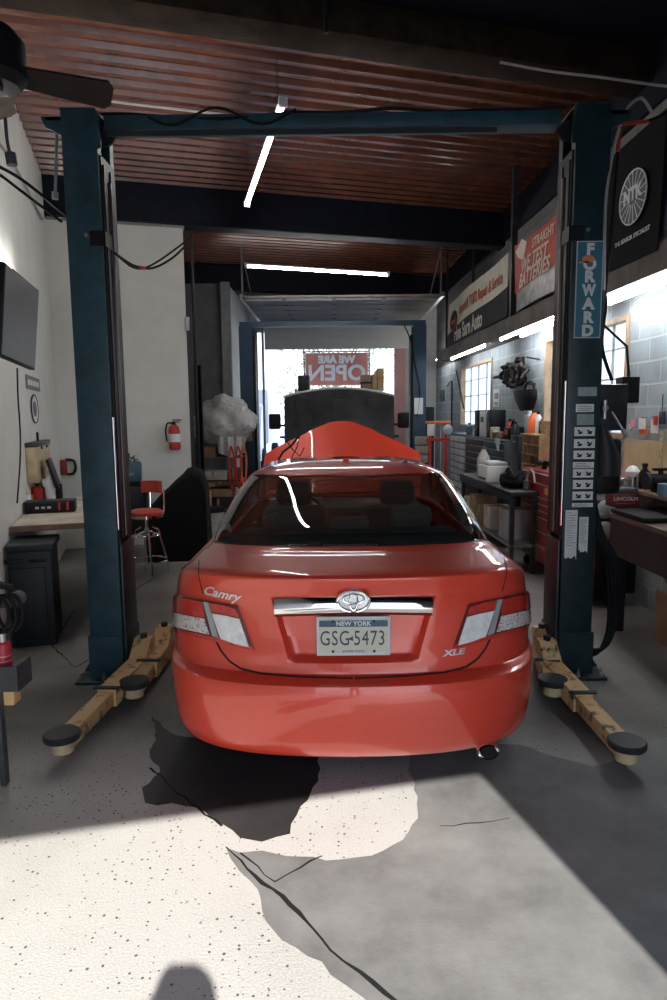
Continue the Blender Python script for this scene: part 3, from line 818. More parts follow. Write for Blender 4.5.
sw = MB(); sw.tube([(-.37 + .185 * math.cos(a * PI / 16), 2.86 - .07 * math.sin(a * PI / 16), .93 + .17 * math.sin(a * PI / 16)) for a in range(32)], .016, 8, closed=True); sw.box(-.43, -.31, 2.85, 2.88, .88, .97); sw.build('steering_wheel', cab2, car)
MB().box(-.12, .12, 2.83, 2.86, 1.24, 1.30, bev=.01).cyl((0, 2.85, 1.29), (0, 2.87, 1.36), .01).build('rear_view_mirror', cab2, car)
bl = MB().box(-.15, .15, .535, .60, 1.106, 1.135, bev=.006); b_ = bl.build('high_brake_lamp', cab2, car)
mb = MB()
for k in range(16): mb.box(-.135 + k * .017, -.123 + k * .017, .528, .534, 1.112, 1.126)
mb.build('brake_lamp_lens', mat('lens_pale', (.75, .72, .7), .3, emit=(1, .9, .88), estr=.0), b_)
h, nn = hit(347, 466)
ra = MB().lathe([(.0, .028), (.014, .026), (.026, .012), (.030, 0), (.030, -.008)][::-1], (0, 1.62, 1.450), 'Z', 20, T=None); ra.build('roof_antenna', paint, car)
# door mirrors
for sd in (-1, 1):
    MB().box(sd * .86, sd * .95, 3.05, 3.24, .98, 1.10, bev=.03).cyl((sd * .82, 3.2, .98), (sd * .90, 3.2, 1.03), .025).build('door_mirror', paint, car)
# engine bay and open hood
MB().box(-.66, .66, 3.75, 4.45, .45, .82).box(-.5, -.2, 3.9, 4.3, .82, .90, bev=.02).box(-.1, .5, 3.95, 4.3, .82, .88, bev=.03).build('engine_bay', cab2, car)
hood_rows = []
HL = 1.05
for j in range(13):
    f = j / 12
    hw = .80 - .02 * f
    q = []
    for i in range(25):
        u = -1 + i / 12; xx = u * hw
        edge = 1 - max(0, abs(u) - .12) * .44
        L = HL * f * edge
        crown = .035 * (1 - u * u) + (.016 if abs(u) < .48 else 0) * (1 if f > .1 else .3)
        ang = R(38)
        q.append(Vector((xx, 3.60 + L * math.cos(ang) - crown * math.sin(ang), 1.00 + L * math.sin(ang) + crown * math.cos(ang) - (.03 * (abs(u) ** 4)))))
    hood_rows.append(q)
hd = MB(); solid_patch(hd, hood_rows, .02); hd.build('hood', paint, car)
pr = MB().cyl((.60, 4.25, .84), (.55, 4.2, 1.42), .006); pr.build('hood_prop', steel, car)
# jumper cable dangling at the left of the raised hood
mb = MB(); P0 = lambda x, y, D: PD(x, y, D) - CO
mb.tube([P0(300, 434, 6.6), P0(292, 445, 6.5), P0(283, 452, 6.45), P0(276, 464, 6.4)], .012); mb.tube([P0(300, 434, 6.6), P0(297, 447, 6.5), P0(291, 459, 6.4)], .006); mb.tube([P0(286, 440, 6.5), P0(293, 450, 6.45), P0(300, 456, 6.4), P0(304, 448, 6.5)], .006)
mb.build('test_cable', black_rub, car)
# ================================================================ NEAR LIFT
LY = 4.30
lift = thing('car_lift', 'near blue two-post car lift whose arms lie beside the red sedan', 'car lift', (0, LY, 0))
LL = Vector((0, LY, 0))
HT = 3.60
def lp(p): return p - LL
for sd, nm in ((-1, 'left'), (1, 'right')):
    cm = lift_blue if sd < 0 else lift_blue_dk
    xo = sd * (1.65 if sd < 0 else 1.695); kx = .86; X = lambda d: xo - sd * (d if d < 0 else (d * kx if d <= .2501 else .25 * kx + (d - .25) * .22))
    c = MB()
    c.box(X(0), X(.25), 0, .012, .02, HT, bev=.004).box(X(0), X(.012), .012, .31, .02, HT).box(X(0), X(.25), .298, .31, .02, HT)
    c.box(X(.236), X(.25), .012, .07, .02, HT).box(X(.236), X(.25), .24, .298, .02, HT)
    c.box(X(-.004), X(.256), -.004, .316, HT, HT + .012)
    c.box(X(-.012), X(.262), -.012, .322, .02, .30)
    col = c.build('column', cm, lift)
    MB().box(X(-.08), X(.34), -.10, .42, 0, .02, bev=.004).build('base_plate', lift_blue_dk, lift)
    for bx, by in ((-.05, -.06), (.30, -.06), (-.05, .38), (.30, .38), (.12, -.07)):
        MB().cyl((X(bx), by, .02), (X(bx), by, .045), .016, n=6).cyl((X(bx), by, .045), (X(bx), by, .07), .009, n=8).build('anchor_bolt', steel, lift)
    # foot gusset
    MB().prism([Vector((X(-.012), .1, .02)), Vector((X(-.09), .1, .02)), Vector((X(-.012), .1, .14))], (0, .012, 0)).build('foot_gusset', lift_blue_dk, lift)
    # inner track, black, in front of the slot
    t = MB().box(X(.25), X(.295), .03, .28, .95, 3.35).box(X(.295), X(.335), .05, .10, .95, 3.30).box(X(.30), X(.335), .18, .26, .95, 3.30)
    t.build('lock_track', black_pl, lift)
    MB().cyl((X(.318), .145, .96), (X(.318), .145, 3.22), .016, n=10).build('cylinder_rod', mat('dark_rod', (.12, .09, .09), .3, metal=.7), lift)
    MB().cyl((X(.285), .012, 1.02), (X(.285), .012, 1.75 if sd < 0 else 1.95), .008, n=10).build('safety_rod', chrome, lift)
    # carriage
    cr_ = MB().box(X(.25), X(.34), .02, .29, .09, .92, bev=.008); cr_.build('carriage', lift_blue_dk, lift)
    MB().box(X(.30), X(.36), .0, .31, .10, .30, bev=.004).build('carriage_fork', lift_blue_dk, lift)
    # clamp bracket on the upper column
    zc = PD(85, 236, LY).z
    k = MB().box(X(.17), X(.36), -.012, .0, zc - .06, zc + .03).box(X(.34), X(.36), -.012, .2, zc - .06, zc + .03); ck = k.build('cylinder_clamp', black_pl, lift)
    MB().cyl((X(.15), -.03, zc + .0), (X(.15), .0, zc + .0), .012, n=6).cyl((X(.15), -.045, zc), (X(.15), -.03, zc), .006, n=8).build('clamp_bolt', steel, ck)
    # head: pulley bracket
    h = MB().box(X(-.10), X(.0), .02, .08, HT - .05, HT - .03).prism([Vector((X(0), .02, HT - .03)), Vector((X(-.13), .02, HT - .03)), Vector((X(-.10), .02, HT - .09)), Vector((X(0), .02, HT - .14))], (0, .012, 0))
    h.build('cable_bracket', cm, lift)
    MB().lathe([(.03, -.012), (.06, -.012), (.05, 0), (.06, .012), (.03, .012)], (X(.285), .14, HT - .10), 'Y', 20).build('pulley', dark_steel, lift)
    MB().prism([Vector((X(.25), .0, HT - .22)), Vector((X(.36), .0, HT - .22)), Vector((X(.36), .0, HT - .16)), Vector((X(.25), .0, HT - .02))], (0, .01, 0)).build('head_gusset', cm, lift)
# cross beam
bm_ = MB().box(-1.42, 1.42, .10, .24, HT - .075, HT + .010, bev=.004); bm_.build('cross_beam', lift_blue, lift)
MB().box(-1.40, 1.02, .088, .098, HT - .12, HT - .09).build('shutoff_bar', mat('bar_dark', (.05, .06, .07), .4, metal=.5), lift)
mb = MB()
pts = []
for i in range(60):
    x = -1.45 + 2.9 * i / 59; pts.append((x, .12 + .02 * math.sin(i * .3), HT + .024 + .006 * math.sin(i * .55) - (.05 * math.exp(-((x + .72) / .25) ** 2)) + .0))
mb.tube(pts, .010, 6); mb.build('hydraulic_hose', black_rub, lift)
mb = MB(); pts = [(x_ * .9 - .15, .085, HT - .01 - .05 * math.sin(i * .6)) for i, x_ in enumerate([-1.1 + .06 * k for k in range(18)])]
mb.tube(pts, .008, 6); mb.build('hydraulic_hose', black_rub, lift)

def arm(piv, end, nm, z=.10, ext=.55, w=.115, pinh=.26):
    a, b = piv.copy(), end.copy(); a.z = b.z = z
    d = (b - a); L = d.length; d.normalize(); n_ = Vector((-d.y, d.x, 0)); T = Matrix((n_, d, Vector((0, 0, 1)))).transposed().to_4x4(); T.translation = lp(a)
    h = .055
    m_ = MB().box(-w / 2, w / 2, -.02, L * ext, -h, h, T=T, bev=.005)
    # boxed upright at the pivot
    m_.prism([T @ Vector((-w / 2, -.02, h)), T @ Vector((-w / 2, .16, h)), T @ Vector((-w / 2, .05, h + .10)), T @ Vector((-w / 2, -.02, h + .10))], (T.to_3x3() @ Vector((w, 0, 0))))
    o = m_.build('lift_arm', yellow_arm, lift)
    MB().box(-w / 2 + .014, w / 2 - .014, L * ext, L - .045, -h + .012, h - .014, T=T, bev=.003).build('extension_arm', yellow_arm, o)
    MB().cyl(T @ Vector((0, .03, -.09)), T @ Vector((0, .03, h + .13)), .024, n=14).build('pivot_pin', dark_steel, o)
    MB().box(-w / 2 - .02, w / 2 + .02, L * ext - .03, L * ext, h - .004, h + .008, T=T).build('stop_strap', dark_steel, o)
    s_ = MB().cyl(T @ Vector((0, L, -.045)), T @ Vector((0, L, .02)), .055, .05, 16); s_.build('pad_socket', mat('cream_paint', (.66, .52, .32), .5, noise=.2), o)
    p = MB().lathe([(.05, .02), (.088, .022), (.092, .03), (.092, .05), (.085, .056), (.0, .058)], tuple(T @ Vector((0, L, 0))), 'Z', 24); p.build('lift_pad', mat('pad_rubber', (.018, .024, .028), .5, noise=.3, nscale=20), o)
arm(PZ(146, 652, .14), PZ(62, 737, .13), 'a')
arm(PZ(166, 640, .14), PZ(134, 684, .13), 'b', ext=.6)
arm(PZ(545, 655, .14), PZ(627, 745, .13), 'c')
arm(PZ(541, 642, .14), PZ(553, 682, .13), 'd', ext=.6)
# --- maker's sign on the right column (upright letters)
def colface(px, py):
    p = PD(px, py, LY - .001); return p.x, p.z
x0, zt = colface(577, 241); x1, zb = colface(600, 338)
zt = colface(588, 241)[1]; zb = colface(588, 338)[1]
sg = MB().box(x0, x1, -.006, -.0005, zb, zt).build('name_sign', mat('sign_border', (.5, .55, .58), .5), lift)
MB().box(x0 + .006, x1 - .006, -.008, -.006, zb + .006, zt - .006).build('sign_face', blue_sign, sg)
mb = MB(); n = 7; H_ = (zt - zb); letters = 'FORWARD'; xc = (x0 + x1) / 2
for i, ch in enumerate(letters):
    zc = zt - H_ * (.072 + .140 * i) - (.008 if i == 1 else 0)
    T = frame((xc, -.0088, zc - .01), (1, 0, 0), (0, 0, 1)); put_text(mb, ch, T, .092, .0008, bold=.005, sx=1.05 if ch != 'W' else .80)
mb.build('sign_letters', mat('sign_cream', (.66, .68, .66), .5), sg)
zc = zt - H_ * (.072 + .135)
mb = MB().lathe([(.0, 0), (.045, 0), (.045, .002), (0, .002)], (0, 0, 0), 'Y', 20, T=Matrix.Translation((xc - .012, -.0125, zc + .012)) @ Matrix.Diagonal((.85, 1, .55, 1)))
mb.box(xc - .07, xc - .01, -.0125, -.011, zc - .012, zc + .0)
mb.build('sign_cap', mat('cap_orange', (.62, .22, .10), .5), sg)
# --- safety stickers down the right column
stk = [(578, 597, 387, 396, 0), (576, 594, 404, 412, 1), (577, 594, 414, 425, 0), (574.5, 595, 427, 436, 2), (574, 595, 439, 448, 2), (573.5, 594.5, 450.5, 459, 2), (573, 594, 462, 468, 1), (573, 593.5, 469, 477.5, 2), (573, 593, 480, 489, 2), (572.5, 593, 491.5, 500, 2), (572, 593, 503, 507, 1)]
for a, b, c, d, kind in stk:
    xa, za = colface(a, (c + d) / 2)[0], colface((a + b) / 2, c)[1]; xb, zb_ = colface(b, (c + d) / 2)[0], colface((a + b) / 2, d)[1]
    s_ = MB().box(xa, xb, -.0025, -.0005, zb_, za).build('safety_sticker', sticker if kind != 0 else mat('sticker_grey', (.30, .36, .37), .5, noise=.2, nscale=30), lift)
    w_ = xb - xa; h_ = za - zb_
    if kind:
        g = MB()
        if kind == 1:
            for r_ in range(3): g.box(xa + w_ * .1, xb - w_ * U(.1, .4), -.0032, -.0025, zb_ + h_ * (.2 + .25 * r_), zb_ + h_ * (.27 + .25 * r_))
        else:
            for q in (0, 1):
                cx = xa + w_ * (.27 + .46 * q); cz = (za + zb_) / 2
                random.seed(int(a * 7 + c + q))
                g.cyl((cx - w_ * .06, -.0032, cz + h_ * .1), (cx - w_ * .06, -.0025, cz + h_ * .1), h_ * .13, n=10)
                g.prism([Vector((cx - w_ * .13, -.0025, cz - h_ * .25)), Vector((cx + w_ * U(.05, .14), -.0025, cz - h_ * .3)), Vector((cx + w_ * .15, -.0025, cz + h_ * U(-.1, .2))), Vector((cx, -.0025, cz + h_ * .05))], (0, -.0007, 0))
        g.build('sticker_pictogram', ink, s_)
        if kind == 2: MB().box(xa, xb, -.0028, -.0005, zb_ - h_ * .22, zb_ - .001).build('sticker_caption', ink, s_)
for a, b, c, d in ((565, 577, 510, 560), (579, 588, 517, 553)):
    xa, za = colface(a, (c + d) / 2)[0], colface((a + b) / 2, c)[1]; xb, zb_ = colface(b, (c + d) / 2)[0], colface((a + b) / 2, d)[1]
    random.seed(int(a)); n = 9
    poly = [Vector((xa, -.0005, za)), Vector((xb, -.0005, za)), Vector((xb, -.0005, zb_))] + [Vector((xb + (xa - xb) * k / n, -.0005, zb_ + (U(.0, .03) if 0 < k < n else 0))) for k in range(1, n)] + [Vector((xa, -.0005, zb_ + .02))]
    s_ = MB().prism(poly, (0, -.002, 0)).build('torn_label', sticker, lift)
    g = MB()
    for k in range(14): g.box(xa + (xb - xa) * .12, xa + (xb - xa) * U(.5, .9), -.0032, -.0025, za - (za - zb_) * (.05 + .05 * k) - .003, za - (za - zb_) * (.05 + .05 * k))
    g.build('label_text_lines', mat('ink_grey', (.15, .16, .17), .6), s_)

# control box, motor shroud and hoses on the right column
def lpx(px, py, D): return PD(px, py, D) - LL
a = lpx(620, 377, 4.5); b = lpx(636, 403, 4.5)
cb_ = MB().box(a.x, b.x, .15, .27, b.z, a.z, bev=.006).build('control_box', black_pl, lift)
MB().cyl(((a.x + b.x) / 2, .2, a.z), ((a.x + b.x) / 2, .2, a.z + .03), .012, n=10).build('cable_gland', dark_steel, cb_)
mb = MB(); mb.tube([((a.x + b.x) / 2, .2, a.z + .03), ((a.x + b.x) / 2 - .02, .2, a.z + .2), (1.68, .2, a.z + .42), (1.66, .2, a.z + .7)], .009, 6); mb.build('power_cable', black_rub, lift)
a = lpx(598, 385, 4.5); b = lpx(618, 430, 4.5)
MB().box(1.665, b.x - .0, .06, .24, b.z, a.z, bev=.01).build('power_unit', dark_steel, lift)
MB().cyl((1.72, .05, lpx(610, 408, 4.4).z), (1.72, -.02, lpx(610, 408, 4.4).z), .02, n=12).cyl((1.72, -.01, lpx(610, 408, 4.4).z + .05), (1.72, -.01, lpx(610, 408, 4.4).z - .07), .012, n=8).build('release_valve', steel, lift)
p = lpx(612, 412, 4.35); q = lpx(623, 430, 4.3)
MB().tube([p, q], .008, 8).cyl(q, q + (q - p).normalized() * .05, .015, n=10).build('release_lever', steel, lift)
# dark oil tank: tapered shell
rows = []
zt_ = lpx(608, 425, 4.45).z; zb_ = lpx(608, 492, 4.45).z
sh = MB()
for k in range(9):
    f = k / 8; z = zt_ + (zb_ + .12 - zt_) * f; x1_ = 1.75 + .13 * min(1, f * 1.6) ** .8; rows.append([Vector((1.665 + (x1_ - 1.665) * (.5 - .5 * math.cos(PI * i / 12)) * 1.0, .12 - .14 * math.sin(PI * i / 12), z)) for i in range(13)])
sh.sheet(rows, .02); sh.build('belt_shroud', char_pl, lift)
tk = MB().box(1.675, 1.86, .02, .26, zb_, zb_ + .36, bev=.03)
tk.build('oil_tank', black_pl, lift)
for k in range(4):
    x_ = 1.675 + .012 * k
    z0 = zb_ + .0
    pts = [(x_, .05 + .02 * k, z0 + .02), (1.72 + .02 * k, .05 + .02 * k, z0 - .25), (1.80 + .025 * k, .06, .75), (1.83 + .02 * k, .06, .35 + .02 * k), (1.78 + .015 * k, .05, .16 + .01 * k), (1.70, .04, .12 + .015 * k), (1.655, .05, .15 + .02 * k)]
    sm = []
    P_ = [Vector(v) for v in pts]
    for i in range(len(P_) - 1):
        p0, p1, p2, p3 = P_[max(i - 1, 0)], P_[i], P_[i + 1], P_[min(i + 2, len(P_) - 1)]
        for j in range(6):
            t = j / 6; sm.append(.5 * ((2 * p1) + (p2 - p0) * t + (2 * p0 - 5 * p1 + 4 * p2 - p3) * t * t + (-p0 + 3 * p1 - 3 * p2 + p3) * t ** 3))
    sm.append(P_[-1]); MB().tube(sm, .011, 8).build('hydraulic_hose', black_rub, lift)
def smooth(P_, n=6):
    P_ = [Vector(v) for v in P_]; sm = []
    for i in range(len(P_) - 1):
        p0, p1, p2, p3 = P_[max(i - 1, 0)], P_[i], P_[i + 1], P_[min(i + 2, len(P_) - 1)]
        for j in range(n):
            t = j / n; sm.append(.5 * ((2 * p1) + (p2 - p0) * t + (2 * p0 - 5 * p1 + 4 * p2 - p3) * t * t + (-p0 + 3 * p1 - 3 * p2 + p3) * t ** 3))
    sm.append(P_[-1]); return sm
# cables at the column heads
MB().tube(smooth([lpx(604, 290, 4.3), lpx(607, 190, 4.3), lpx(622, 120, 4.35), lpx(640, 98, 4.4), lpx(652, 112, 4.45)]), .010, 8).build('pale_cable', mat('pale_cable', (.35, .33, .32), .5), lift)
MB().tube([lpx(604, 126, 4.33), lpx(622, 124, 4.35)], .013, 8).tube([lpx(620, 124, 4.35), lpx(618, 152, 4.35)], .012, 8).tube([lpx(622, 124, 4.35), lpx(648, 121, 4.37)], .012, 8).build('red_coupling', mat('red_fitting', (.35, .03, .02), .4), lift)
MB().tube(smooth([lpx(618, 152, 4.35), lpx(614, 200, 4.35), lpx(609, 260, 4.35), lpx(603, 320, 4.36), lpx(600, 385, 4.4)]), .009, 8).tube(smooth([lpx(648, 121, 4.37), lpx(660, 116, 4.4), lpx(690, 100, 4.5)]), .011, 8).build('air_line', black_rub, lift)
MB().tube(smooth([lpx(600, 270, 4.36), lpx(606, 300, 4.36), lpx(602, 345, 4.36), lpx(612, 380, 4.4)]), .012, 8).build('air_line', black_rub, lift)
MB().tube([lpx(57, 122, 4.4), lpx(55, 195, 4.4)], .010, 8).cyl(lpx(55, 192, 4.4), lpx(55, 199, 4.4), .02, n=10).build('limit_rod', steel, lift)
# drooping hose off the left column
MB().tube(smooth([lpx(115, 253, 4.4), lpx(133, 265, 4.6), (lpx(152, 268, 4.8)), lpx(172, 258, 5.0), lpx(188, 243, 5.2)]), .008, 8).tube(smooth([lpx(115, 253, 4.4), lpx(135, 268, 4.6), lpx(155, 263, 4.8), lpx(190, 238, 5.2)]), .007, 8).build('drooping_hose', black_rub, lift)
for px in ((132, 265), (142, 267)): MB().cyl(lpx(px[0] - 3, px[1], 4.62), lpx(px[0] + 3, px[1] + 1, 4.66), .011, n=10).build('red_clip', red_pl, lift)

# ================================================================ FAR LIFT
FY = 12.5
fl = thing('car_lift', 'far navy two-post car lift framing the open roller door', 'car lift', (-.03, FY, 0))
fbl = mat('far_lift_paint', (.018, .05, .085), .45, noise=.2)
for sd in (-1, 1):
    xo = sd * 1.72; X = lambda d: xo - sd * d
    c = MB().box(X(0), X(.24), 0, .012, .02, 3.38).box(X(0), X(.012), .012, .34, .02, 3.38).box(X(0), X(.24), .33, .342, .02, 3.38); c.build('column', fbl, fl)
    MB().box(X(-.06), X(.3), -.06, .4, 0, .02).build('base_plate', fbl, fl)
    MB().box(X(.24), X(.29), .03, .3, .1, 3.2).build('carriage', black_pl, fl)
    e = MB()
    for yy in (-.5, .8): e.box(X(.30), X(.42), min(.15, yy), max(.15, yy), .08, .18)
    e.build('lift_arm', yellow_arm, fl)
MB().box(-1.72, 1.72, .1, .22, 3.38, 3.47).build('cross_beam', fbl, fl)
p = PD(415, 460, 12.4) - Vector((-.03, FY, 0))
MB().box(1.5, 1.66, -.04, -.0, 1.75, 2.05).build('notice', paper, fl)
MB().tube(smooth([(1.3, -.02, 3.38), (1.42, -.03, 3.1), (1.5, -.03, 2.7), (1.6, -.03, 2.2), (1.55, -.03, 1.7)]), .012, 6).build('power_cable', black_rub, fl)
MB().box(-1.66, -1.52, -.06, 0, 1.28, 1.42, bev=.01).build('arm_lock', wood, fl)

# ================================================================ VAN BEHIND
VX, VY = .07, 10.7
van = thing('van', 'white work van with its hood up and a loaded roof rack, facing the red sedan', 'van', (VX, VY, 0))
VL = Vector((VX, VY, 0))
vw = mat('van_white', (.62, .64, .63), .4, coat=.5)
prof = [(.02, .35), (.0, .62), (.06, 1.00), (.30, 1.10), (.85, 1.20), (1.55, 1.93), (1.75, 2.02), (5.3, 2.06), (5.45, 1.9), (5.5, .5), (5.4, .35)]
rows = []
def vx(z, y): 
    h = .97
    if z > 1.15: h = .97 - (z - 1.15) * .17
    return h
lo = [[Vector((x * vx(z, y), y, z)) for (y, z) in prof + [prof[0]]] for x in (-1, -.98, -.6, 0, .6, .98, 1)]
for q in (0, -1):
    for v in lo[q]:
        v.z = 1.0 + (v.z - 1.0) * .96; v.y = 2.7 + (v.y - 2.7) * .985
b = MB().grid(lo, smooth=False)
b.add(lo[0][:-1], [list(t) for t in tessellate_polygon([lo[0][:-1]])]); b.add(lo[-1][:-1], [list(t) for t in tessellate_polygon([lo[-1][:-1]])])
b.build('body', vw, van)
dg_ = mat('dark_glass', (.02, .03, .035), .1)
def onw(x, f, o=-.012): y = .85 + .7 * f; z = 1.20 + .73 * f; return Vector((x, y + o, z + .012))
MB().sheet([[onw(x * (.86 - .10 * f), f) for x in (-1, -.5, 0, .5, 1)] for f in (.06, .5, .94)], .004).build('windscreen', dg_, van)
MB().box(-.62, .62, -.03, .03, .66, .96, bev=.01).build('grille', black_pl, van)
for s_ in (-1, 1):
    MB().box(s_ * .64, s_ * .90, -.03, .06, .70, .95, bev=.02).build('headlight', chrome, van)
    MB().box(s_ * 1.10 - .10, s_ * 1.10 + .10, .72, .86, 1.52, 1.78, bev=.03).box(min(s_ * .9, s_ * 1.02), max(s_ * .9, s_ * 1.02), .80, .84, 1.36, 1.40).box(min(s_ * .9, s_ * 1.02), max(s_ * .9, s_ * 1.02), .80, .84, 1.56, 1.60).build('door_mirror', black_pl, van)
    for y in (.95, 4.4):
        MB().lathe([(.1, -.11), (.34, -.11), (.37, -.07), (.37, .07), (.34, .11), (.1, .11)], (s_ * .86, y, .37), 'X', 24).build('wheel', black_rub, van)
MB().box(-.95, .95, -.10, .04, .40, .60, bev=.03).build('bumper', dark_steel, van)
rows = []
hood_under = mat('hood_underside', (.06, .062, .065), .5, noise=.5, nscale=4, coat=.3)
for j in range(9):
    f = j / 8; q = []
    for i in range(17):
        u = -1 + i / 8; hw = .94 - .05 * f
        q.append(Vector((u * hw, .78 - .55 * f - .05 * math.sin(PI * f), 1.22 + (.93 + .03 - .13 * u * u) * f - .0)))
    rows.append(q)
h = MB(); h.sheet(rows, .03); ho = h.build('hood', hood_under, van)
h = MB()
for xa, xb in ((-.7, -.45), (-.1, .1), (.45, .7)):
    h.sheet([[Vector((xa + (xb - xa) * 0 + (xb - xa) * k - (.0), .74 - .52 * f - .05, 1.26 + .78 * f)) for k in (0, 1)] for f in (.05, .5, .95)], .012, smooth=False)
h.build('hood_rib', hood_under, ho)
MB().tube([Vector((u / 8 * .90, .22 - .02, 1.22 + .96 - .13 * (u / 8) ** 2)) for u in range(-8, 9)], .018, 8).build('hood_edge', vw, ho)
# roof rack
rk = MB()
for y in (1.9, 3.3, 4.8):
    rk.cyl((-.82, y, 2.18), (.82, y, 2.18), .02, n=8)
    for s_ in (-1, 1): rk.cyl((s_ * .80, y, 2.0), (s_ * .80, y, 2.2), .02, n=8)
for s_ in (-1, 1): rk.cyl((s_ * .80, 1.8, 2.22), (s_ * .80, 4.9, 2.22), .022, n=8)
rk.build('roof_rack', steel, van)
def vbox(px0, px1, py0, py1, D, m, nm, lab, cat, th=.35, rot=0):
    a = PD(px0, py1, D); b_ = PD(px1, py0, D); t = thing(nm, lab, cat, ((a.x + b_.x) / 2, D, 2.205), rot)
    w = (b_.x - a.x) / 2; hh = b_.z - 2.205
    return t, w, hh
t, w, hh = vbox(298, 309, 375, 390, 12.9, 0, 'equipment_case', 'dark grey case strapped on the left of the van roof rack', 'case')
MB().box(-w, w, 0, .5, 0, hh, bev=.015).build('case_body', char_pl, t); MB().box(-w - .004, w + .004, -.004, .3, hh * .55, hh * .62).build('case_rim', dark_steel, t)
t, w, hh = vbox(361, 371, 373, 388, 12.9, 0, 'wooden_crate', 'short brown crate on the van roof rack, left of the longer timbers', 'crate')
MB().box(-w, w, 0, .45, 0, hh * .9, bev=.008).build('crate_box', wood_gr, t); MB().box(-w - .008, w + .008, -.008, .46, hh * .4, hh * .5).build('crate_band', wood_dk, t)
for k, (px0, px1, py0, lab) in enumerate([(372, 377, 374, 'brown squared timber on the van roof rack, next to the crate'), (377.5, 384, 368, 'tallest squared timber stack on the van roof rack, outer right')]):
    t, w, hh = vbox(px0, px1, py0, 388, 13.0, 0, 'timber', lab, 'timber')
    MB().box(-w, w, 0, 1.2, 0, hh, bev=.008).build('timber_beam', wood, t); MB().box(-w - .004, w + .004, .1, .16, -.002, hh + .004).build('strap', black_rub, t)
# ================================================================ LEFT SIDE
BL = lambda u, v, z=0: B(u, v, z)
# workbench along the left wall (building frame)
bx0 = PZ(0, 528, .90); bx1 = PZ(84, 522, .90)
def uv(p): q = p - C0; return q.dot(e1), q.dot(e2)
u1, v1 = uv(bx1); u0, v0 = uv(bx0); vfront = (v0 + v1) / 2
BV = vfront; BW = .86
wb = thing('workbench', 'long wood-topped bench against the white left wall behind the near post', 'workbench', B(0, BV, 0), TH)
MB().box(.005, BW, 0, 1.75, .87, .905, bev=.006).build('worktop', mat('bench_top', (.42, .36, .30), .5, noise=.3, nscale=5), wb)
MB().box(.005, BW, -.012, .0, .855, .90).build('top_edge', mat('bench_edge', (.20, .12, .07), .6, noise=.3), wb)
MB().box(.70, BW - .03, .06, 1.70, .06, .87, bev=.004).build('cupboard', mat('bench_cupboard', (.20, .20, .19), .6, noise=.12), wb)
MB().box(.72, BW - .05, .045, .06, .10, .84, bev=.004).build('cupboard_door', mat('bench_cupboard_door', (.25, .25, .235), .6, noise=.1), wb)
MB().box(BW - .10, BW - .06, .025, .045, .55, .78).build('door_handle', black_pl, wb)
def bench(px, py): 
    p = PZ(px, py, .905); return p
# grey plastic storage cabinet in front/under the bench
ga = PZ(0, 645, 0); gb = PZ(60, 645, 0)
cab_t = thing('storage_cabinet', 'dark grey plastic storage cabinet under the left end of the wooden bench', 'cabinet', (gb.x - .03, 5.0, 0), TH)
w = .31
MB().box(-w, 0, 0, .42, .0, .76, bev=.012).build('cabinet_body', char_pl, cab_t)
MB().box(-w - .01, .02, -.02, .44, .745, .80, bev=.012).build('lid', char_pl, cab_t)
MB().box(-w + .02, -.05, -.014, 0, .05, .62, bev=.008).build('cabinet_door', char_pl, cab_t)
for x in (-.27, -.10): MB().box(x - .06, x + .06, -.01, .004, .66, .69, bev=.004).build('latch', black_pl, cab_t)
# TV on the wall
def wl(px, py, off=.02): return PP(px, py, B(off, 0), e1)
tv = thing('television', 'flat black television tilted out on the upper left wall', 'television', (0, 0, 0))
TVQ = [PD(4.5, 262, 4.3), PD(38.5, 291, 5.05), PD(35.5, 368, 5.03), PD(1, 357, 4.28)]
n_ = (TVQ[1] - TVQ[0]).cross(TVQ[3] - TVQ[0]).normalized()
if n_.x < 0: n_ = -n_
cen = sum(TVQ, Vector()) / 4; tv.location = cen
ux = (TVQ[1] - TVQ[0]).normalized(); uz = n_.cross(ux); uz = -uz if uz.z < 0 else uz
T = Matrix((ux, n_, uz)).transposed().to_4x4()
hw = (TVQ[1] - TVQ[0]).length / 2; hh = (TVQ[0] - TVQ[3]).length / 2
MB().box(-hw, hw, -.045, 0, -hh, hh, T=T, bev=.006).build('casing', black_pl, tv)
MB().box(-hw + .012, hw - .012, 0, .002, -hh + .015, hh - .012, T=T).build('screen', mat('tv_screen', (.065, .058, .062), .35, noise=.1), tv)
MB().box(-.05, .05, -.16, -.045, -.05, .05, T=T).box(-.15, .15, -.07, -.045, -.15, .15, T=T).build('wall_arm', dark_steel, tv)
pts = smooth([wl(17, 368, .03), wl(18, 400, .02), wl(20, 430, .02), wl(20, 460, .02), wl(18, 490, .02), wl(17, 503, .02)])
tag(MB().tube(pts, .007, 6).build('television_cable', black_rub), 'black cable hanging down the wall below the television', 'cable')
# lamp behind the TV
a, b = wl(-30, 215, .06), wl(22, 288, .06)
fx = thing('wall_lamp', 'lit tube lamp on the left wall behind the television', 'lamp', (a + b) / 2)
d = (b - a); d.z = 0; mid = (a + b) / 2
MB().tube([Vector((0, 0, 0)) - d * .5, d * .5], .018, 8).build('lit_tube', tube_em, fx)
MB().box(-.05, -.02, -d.length / 2, d.length / 2, -.04, .04, T=Matrix.Rotation(TH, 4, 'Z')).build('lamp_base', white_pl, fx)
